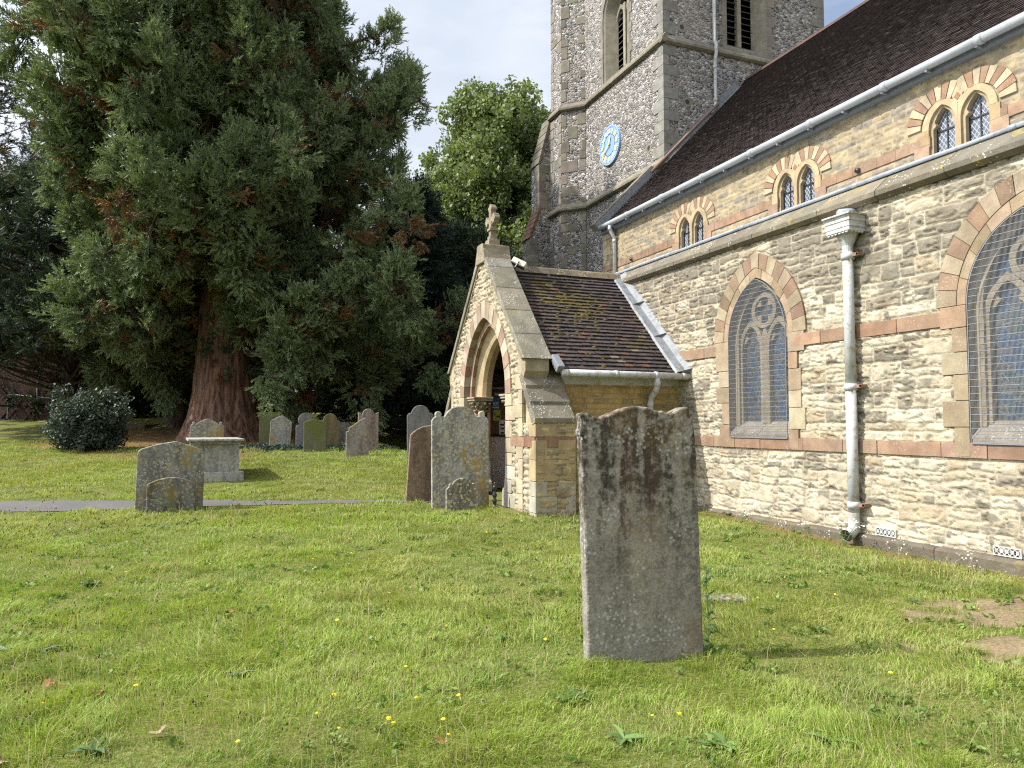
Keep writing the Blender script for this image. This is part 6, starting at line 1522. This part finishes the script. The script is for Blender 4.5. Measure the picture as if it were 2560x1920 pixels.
# ------------------------------------------------------------------ other things
def things():
    # notice board with papers on the inner porch wall
    yb = 14.625; f = WY(yb); t = empty("notice_board", (0, 0, 0), label="brown framed notice board on the wall inside the porch", cat="notice board")
    mb = MB(); mb.box(f, 5.25, 7.2, 1.30, 2.22, 0, .03); mb.build("pin_board", M['board'], t)
    mb = MB(); 
    for a in ((5.2, 7.25, 1.262, 1.31), (5.2, 7.25, 2.21, 2.26), (5.2, 5.25, 1.31, 2.21), (7.2, 7.25, 1.31, 2.21)): mb.box(f, a[0], a[1], a[2], a[3], 0, .05)
    mb.build("board_frame", M['wood'], t, bevel=.005)
    f = WY(yb - .03)
    def bk(u, v):
        s = (u * K - 1280) / FPX; dx, dy = s * CA + SA, -s * SA + CA; tt = (yb - .03) / dy; return dx * tt, HCAM - (v * K - 1058) / FPX * tt
    def sheet(name, u0, v0, u1, v1, mat, lab, cat="poster"):
        (x0, z1), (x1, z0) = bk(u0, v0), bk(u1, v1); mb = MB(); mb.box(f, x0, x1, z0, z1, .001, .004); o = mb.build(name, M[mat], None); tag(o, lab, cat); return o, x0, x1, z0, z1
    o, x0, x1, z0, z1 = sheet("poster", 1063.4, 859.7, 1078.2, 883, 'pblue', "blue poster with a pale printed band pinned to the notice board"); r = random.Random(6)
    mb = MB(); w, h = x1 - x0, z1 - z0; mb.box(f, x0 + .04 * w, x1 - .04 * w, z0 + .05 * h, z0 + .16 * h, .004, .0055)
    for k in range(6): mb.box(f, x0 + (.12 + .13 * k) * w, x0 + (.21 + .13 * k) * w, z0 + .40 * h, z0 + (.58 + .06 * (k % 2)) * h, .004, .0055)
    mb.box(f, x0 + .1 * w, x0 + .9 * w, z0 + .30 * h, z0 + .35 * h, .004, .0055); mb.build("printed_band", M['pink'], o)
    o, x0, x1, z0, z1 = sheet("poster", 1065.5, 885.5, 1081, 909, 'pyel', "yellow green poster with small dark pictures pinned below the blue one"); w, h = x1 - x0, z1 - z0
    mb = MB(); mb.box(f, x0 + .08 * w, x0 + .26 * w, z0 + .50 * h, z0 + .66 * h, .004, .0055); mb.box(f, x0 + .45 * w, x0 + .95 * w, z0 + .30 * h, z0 + .48 * h, .004, .0055); mb.box(f, x0 + .55 * w, x0 + .9 * w, z0 + .52 * h, z0 + .56 * h, .004, .0055); mb.build("printed_picture", M['ink'], o)
    o, x0, x1, z0, z1 = sheet("notice_sheet", 1078.5, 907, 1101, 940, 'paper', "white sheet with rows of small photographs pinned low on the notice board", "notice"); w, h = x1 - x0, z1 - z0
    mb = MB()
    for a, b in ((.08, .62), (.10, .38), (.12, .10), (.50, .74), (.52, .48), (.54, .22)): mb.box(f, x0 + a * w, x0 + (a + .36) * w, z0 + b * h, z0 + (b + .11) * h, .004, .0055)
    mb.build("small_photographs", M['ink'], o)
    sheet("paper_strip", 1069, 850, 1091, 854, 'paper', "narrow white paper strip at the top of the notice board", "notice")
    # boot scraper beside the step
    x, y = 4.42, 11.72; z = T(x, y); t = empty("boot_scraper", (x, y, z), label="black iron boot scraper with turned post beside the porch step", cat="boot scraper")
    mb = MB(); mb.lathe((0, 0, 0), [(.05, 0), (.05, .03), (.022, .05), (.02, .08), (.04, .11), (.04, .14), (.02, .165), (.038, .20), (.042, .23), (.022, .26), (.02, .30), (.04, .33), (.032, .37), (.014, .39), (.02, .41), (.012, .435), (.002, .44)], 14); mb.build("turned_post", M['black'], t, smooth=True)
    mb = MB(); mb.box(WX(0), .03, .62, .235, .262, -.008, .008); mb.box(WX(0), .03, .62, .20, .235, -.003, .003); mb.build("scraper_bar", M['black'], t)
    mb = MB(); mb.lathe((0, .64, 0), [(.05, 0), (.05, .03), (.02, .05), (.04, .13), (.02, .2), (.04, .25), (.015, .3), (.02, .33), (.002, .36)], 12); mb.build("turned_post", M['black'], t, smooth=True)
    # floodlight behind the gable top
    t = empty("floodlight", (5.30, 12.74, 4.56), label="cream box floodlight fixed at the top of the porch roof beside the gable", cat="floodlight"); t.rotation_euler = (rad(-12), rad(28), rad(-35))
    mb = MB(); mb.prism(WX(0), [(-.09, -.055), (.09, -.055), (.08, .05), (-.08, .05)], -.14, .14); mb.build("housing", M['lampcase'], t, bevel=.012)
    mb = MB(); mb.box(WX(0), -.075, .075, -.068, -.055, -.12, .12); mb.build("lamp_glass", M['glass'], t)
    mb = MB(); mb.tube([(0, -.10, 0), (0, -.11, -.14), (.0, .0, -.2)], .012, 6); mb.build("bracket", M['black'], t)
    mb = MB(); mb.box(WZ(0), 5.16, 5.26, 12.36, 12.46, 4.0, 4.1); o = mb.build("junction_box", M['black'], None, bevel=.01); tag(o, "small black box behind the porch coping below the floodlight", "junction box")
    # bird on the belfry sill
    x, y, z = 15.05, 24.75, 16.0; t = empty("bird", (x, y, z), label="dark bird perched on the sill of the left belfry window", cat="bird"); t.rotation_euler = (0, 0, rad(150))
    mb = MB(); mb.tube([(-.19, 0, .0), (-.12, 0, .05), (-.04, 0, .10), (.04, 0, .15), (.075, 0, .215), (.09, 0, .25), (.115, 0, .262), (.14, 0, .258)], [.012, .035, .066, .062, .036, .032, .018, .003], 10); mb.build("body", M['black'], t, smooth=True)
    mb = MB(); mb.prism(WZ(0), [(-.28, -.03), (-.15, -.035), (-.12, 0), (-.15, .035), (-.28, .03)], -.01, .012); mb.build("tail", M['black'], t)
    # brick building behind the yew at the left edge
    bx, by = at(118, 37.5); t = empty("brick_building", (bx, by, T(bx, by)), rad(-22), label="dark red brick building half hidden by the yew at the left edge", cat="building")
    m = NT("red_brick"); gtc = m.n("TexCoord").outputs["Object"]; mp = m.n("Mapping", {"Vector": gtc, "Rotation": (PI / 2, 0, 0)}); br = m.n("TexBrick", {"Vector": mp.outputs[0], "Color1": (.15, .07, .055), "Color2": (.10, .052, .045), "Mortar": (.16, .13, .12), "Scale": 1.0, "Mortar Size": .008, "Brick Width": .225, "Row Height": .075}); c = m.mix(m.noise(m.pos(), 2, 4), m.mix(1, br.outputs[0], (.6, .6, .6), 'MULTIPLY'), br.outputs[0]); M['brick'] = m.done(m.bsdf(c, .9, .1, m.bump(br.outputs[1], -.4, .01)))
    mb = MB(); f = WY(0); mb.box(f, -4.6, 0, -.5, 4.6, -5, 0); mb.build("wall", M['brick'], t)
    mb = MB(); mb.prism(f, [(-4.9, 4.6), (.3, 4.6), (-.6, 6.4), (-4, 6.4)], -5.2, .3); mb.build("roof", M['tile'], t)
    mb = MB(); mb.tube([(-.85, -.08, 3.6), (-.85, -.08, 0)], .045, 8); mb.build("drainpipe", M['gutter'], t, smooth=True)
    mb = MB(); mb.prism(f, [(-3.9, 0), (-3.1, 0), (-3.1, 1.6)] + arc(-3.5, 1.6, .4, 0, 180, 10) + [(-3.9, 1.6)], .0, .02); mb.build("doorway", M['black'], t)
    mb = MB(); mb.tube([(-2.1, -.4, 1.25), (.1, -.4, 1.05)], .025, 6); mb.tube([(.1, -.4, 1.05), (.1, -.4, 0)], .025, 6); mb.tube([(-2.1, -.4, 1.25), (-2.1, -.4, 0)], .025, 6); mb.build("handrail", M['gutter'], t)
    x, y = at(350, 46); z = T(x, y); t = empty("timber_fence", (x, y, z), rad(-18), label="dark timber fence panel in the shade beyond the slim redwood", cat="fence")
    mb = MB()
    for k in range(26): mb.box(WY(0), -2.6 + k * .2, -2.6 + k * .2 + .188, -.1, 1.75 + .01 * (k % 3), -.02, .0)
    mb.build("fence_boards", M['fence'], t); mb = MB(); mb.box(WY(0), -2.6, 2.6, .0, .16, .0, .03); mb.build("gravel_board", M['gE'], t)
    x, y = at(554, 34); z = T(x, y); t = empty("litter_bin", (x, y, z), label="small red bin on a post in the shade right of the sequoia trunk", cat="bin")
    mb = MB(); mb.prism(WY(0), [(-.15, .62), (.15, .62), (.17, 1.1), (-.17, 1.1)], -.12, .12); mb.build("bin_body", M['red'], t, bevel=.02); mb = MB(); mb.box(WZ(0), -.18, .18, -.14, .14, 1.1, 1.15); mb.build("lid", M['gutter'], t, bevel=.01); mb = MB(); mb.tube([(0, .13, -.1), (0, .13, .95)], .03, 8); mb.build("post", M['gutter'], t)
    x, y = at(646, 34); z = T(x, y); o = trunk_mesh("tree_stump", (0, 0, 0), [(.42, -.2), (.34, .2), (.26, .7), (.22, 1.1), (.12, 1.45)], M['stumpm'], None, 12, 4, (.08, 0), 30, .1, .25); o.location = (x, y, z); tag(o, "broken pinkish dead tree stump in the shade behind the far headstones", "tree stump")

def woods():
    DK, DK2 = (.016, .026, .014), (.034, .048, .026)
    conifer("redwood", "slim second redwood with narrow trunk just left of the giant sequoia", "tree", 391, 33.5, 30, 6.8, 5.5, 21, (.045, .065, .04), (.085, .10, .055), 520, .12, .42, size=1.05)
    conifer("yew_tree", "dark spreading yew in front of the brick building at the left", "tree", 150, 31.5, 10.6, 6.6, 2.9, 22, (.038, .056, .036), (.075, .098, .066), 900, .0, .35, 'dome', 1.0)
    conifer("redwood", "sparse redwood at the left edge with bare brown twigs", "tree", -95, 38, 22, 5.8, 6, 23, (.05, .065, .04), (.09, .085, .055), 330, .22, .3, size=.9)
    conifer("dark_conifer", "dark pointed conifer rising between the sequoia and the leafy tree", "tree", 885, 36.0, 11.8, 5.2, .6, 24, (.020, .034, .024), (.040, .058, .040), 800, .0, .35, size=1.1)
    conifer("yew_tree", "broad dark yew behind the porch gable", "tree", 985, 40.0, 9.8, 4.8, .8, 25, (.016, .028, .016), (.034, .052, .026), 640, .0, .35, 'dome', 1.1)
    for k, (u, D, H, Rm, lab) in enumerate([(215, 42.0, 10, 5.5, "dark yew behind the shrub, left of the sequoia"), (430, 55.0, 11, 6, "dark yew seen behind the sequoia trunk"), (600, 54.0, 11, 5.5, "dark yew behind the far crosses, first right of the trunk"), (720, 56.0, 12, 6, "dark yew behind the small stone cross"), (845, 53.0, 11, 5.5, "dark yew behind the wheel headed cross"), (930, 50.0, 11, 5, "dark yew behind the tall plain grey headstone"), (90, 56, 12, 6.5, "far dark yew behind the brick building")]):
        conifer("yew_tree", lab, "tree", u, D, H, Rm, .2, 30 + k, DK, DK2, 360, .0, .35, 'dome', 1.7, dens=8)
    broadleaf("leafy_tree", "tall leafy green tree behind the tower turret", 1082, 52, 21.6, 6.2, 3, 41, (.095, .13, .04), (.21, .25, .10), 2000, 48)
    broadleaf("leafy_tree", "green leafy tree filling the gap low behind the porch cross", 1010, 60, 14, 5.5, 2, 42, (.045, .08, .018), (.10, .14, .035), 700, 24)

# ------------------------------------------------------------------ light, sky, camera
def light():
    w = bpy.data.worlds.new("World"); scene.world = w; w.use_nodes = True; t = w.node_tree; t.nodes.clear()
    n = lambda typ, **kw: (lambda nd: [setattr(nd, k, v) for k, v in kw.items()] and nd or nd)(t.nodes.new("ShaderNode" + typ))
    L = t.links.new
    sx, sy = -.97, .245; el = rad(46)
    sky = n("TexSky", sky_type='NISHITA'); sky.sun_disc = False; sky.sun_elevation = el; sky.sun_rotation = math.atan2(sx, sy)
    tc = n("TexCoord"); mp = n("Mapping"); mp.inputs["Scale"].default_value = (1, 1, 2.2); L(tc.outputs["Generated"], mp.inputs[0])
    nz = n("TexNoise"); nz.inputs["Scale"].default_value = 2.1; nz.inputs["Detail"].default_value = 6; nz.inputs["Roughness"].default_value = .5; L(mp.outputs[0], nz.inputs["Vector"])
    nz2 = n("TexNoise"); nz2.inputs["Scale"].default_value = 5; nz2.inputs["Detail"].default_value = 5; L(mp.outputs[0], nz2.inputs["Vector"])
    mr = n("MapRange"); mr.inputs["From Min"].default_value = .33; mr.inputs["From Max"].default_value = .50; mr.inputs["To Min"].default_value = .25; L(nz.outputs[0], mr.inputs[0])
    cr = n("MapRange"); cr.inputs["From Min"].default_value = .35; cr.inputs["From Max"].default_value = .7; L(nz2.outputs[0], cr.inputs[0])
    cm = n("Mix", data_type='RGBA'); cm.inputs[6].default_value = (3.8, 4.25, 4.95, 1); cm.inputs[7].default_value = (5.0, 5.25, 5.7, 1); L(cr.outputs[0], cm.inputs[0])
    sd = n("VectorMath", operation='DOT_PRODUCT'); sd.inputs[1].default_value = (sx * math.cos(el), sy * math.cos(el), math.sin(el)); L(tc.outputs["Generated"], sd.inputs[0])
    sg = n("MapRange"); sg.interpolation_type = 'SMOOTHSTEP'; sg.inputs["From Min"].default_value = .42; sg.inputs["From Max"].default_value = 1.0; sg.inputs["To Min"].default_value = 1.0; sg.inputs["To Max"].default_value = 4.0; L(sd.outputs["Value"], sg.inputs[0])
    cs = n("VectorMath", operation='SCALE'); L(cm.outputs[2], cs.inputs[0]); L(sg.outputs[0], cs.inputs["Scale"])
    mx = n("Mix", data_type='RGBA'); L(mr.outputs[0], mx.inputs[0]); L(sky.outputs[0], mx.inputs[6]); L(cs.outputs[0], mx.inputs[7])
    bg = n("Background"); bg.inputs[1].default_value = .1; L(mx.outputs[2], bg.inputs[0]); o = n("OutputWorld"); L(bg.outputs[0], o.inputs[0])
    s = bpy.data.lights.new("sun", 'SUN'); s.energy = 3.9; s.angle = rad(.6); s.color = (1, .96, .885); so = bpy.data.objects.new("sun", s); COL.objects.link(so)
    d = Vector((sx * math.cos(el), sy * math.cos(el), math.sin(el))); so.rotation_euler = d.to_track_quat('Z', 'Y').to_euler()
    cam = bpy.data.cameras.new("camera"); cam.sensor_width = 36; cam.lens = 36 * FPX / 2560; cam.clip_end = 1500; cam.clip_start = .05
    co = bpy.data.objects.new("camera", cam); COL.objects.link(co); co.location = (0, 0, HCAM); co.rotation_euler = (PI / 2 + PITCH, 0, -AZ); scene.camera = co
    scene.view_settings.view_transform = 'Standard'; scene.view_settings.look = 'None'; scene.view_settings.exposure = 0.92; scene.view_settings.gamma = 1
    scene.cycles.use_denoising = False; scene.cycles.filter_width = 1.2; scene.cycles.sample_clamp_indirect = 4; scene.cycles.max_bounces = 6; scene.cycles.diffuse_bounces = 3; scene.cycles.transmission_bounces = 4; scene.cycles.transparent_max_bounces = 8

setup_mats()
M['fence'] = m_simple("dark_fence_boards", (.05, .035, .03), .8); M['stumpm'] = m_bark("bleached_dead_wood", (.10, .06, .05), (.30, .19, .16), (.2, .13, .11))
ground(); church(); graves(); sequoia(); woods(); shrub(); things(); plants(); grass(); light()
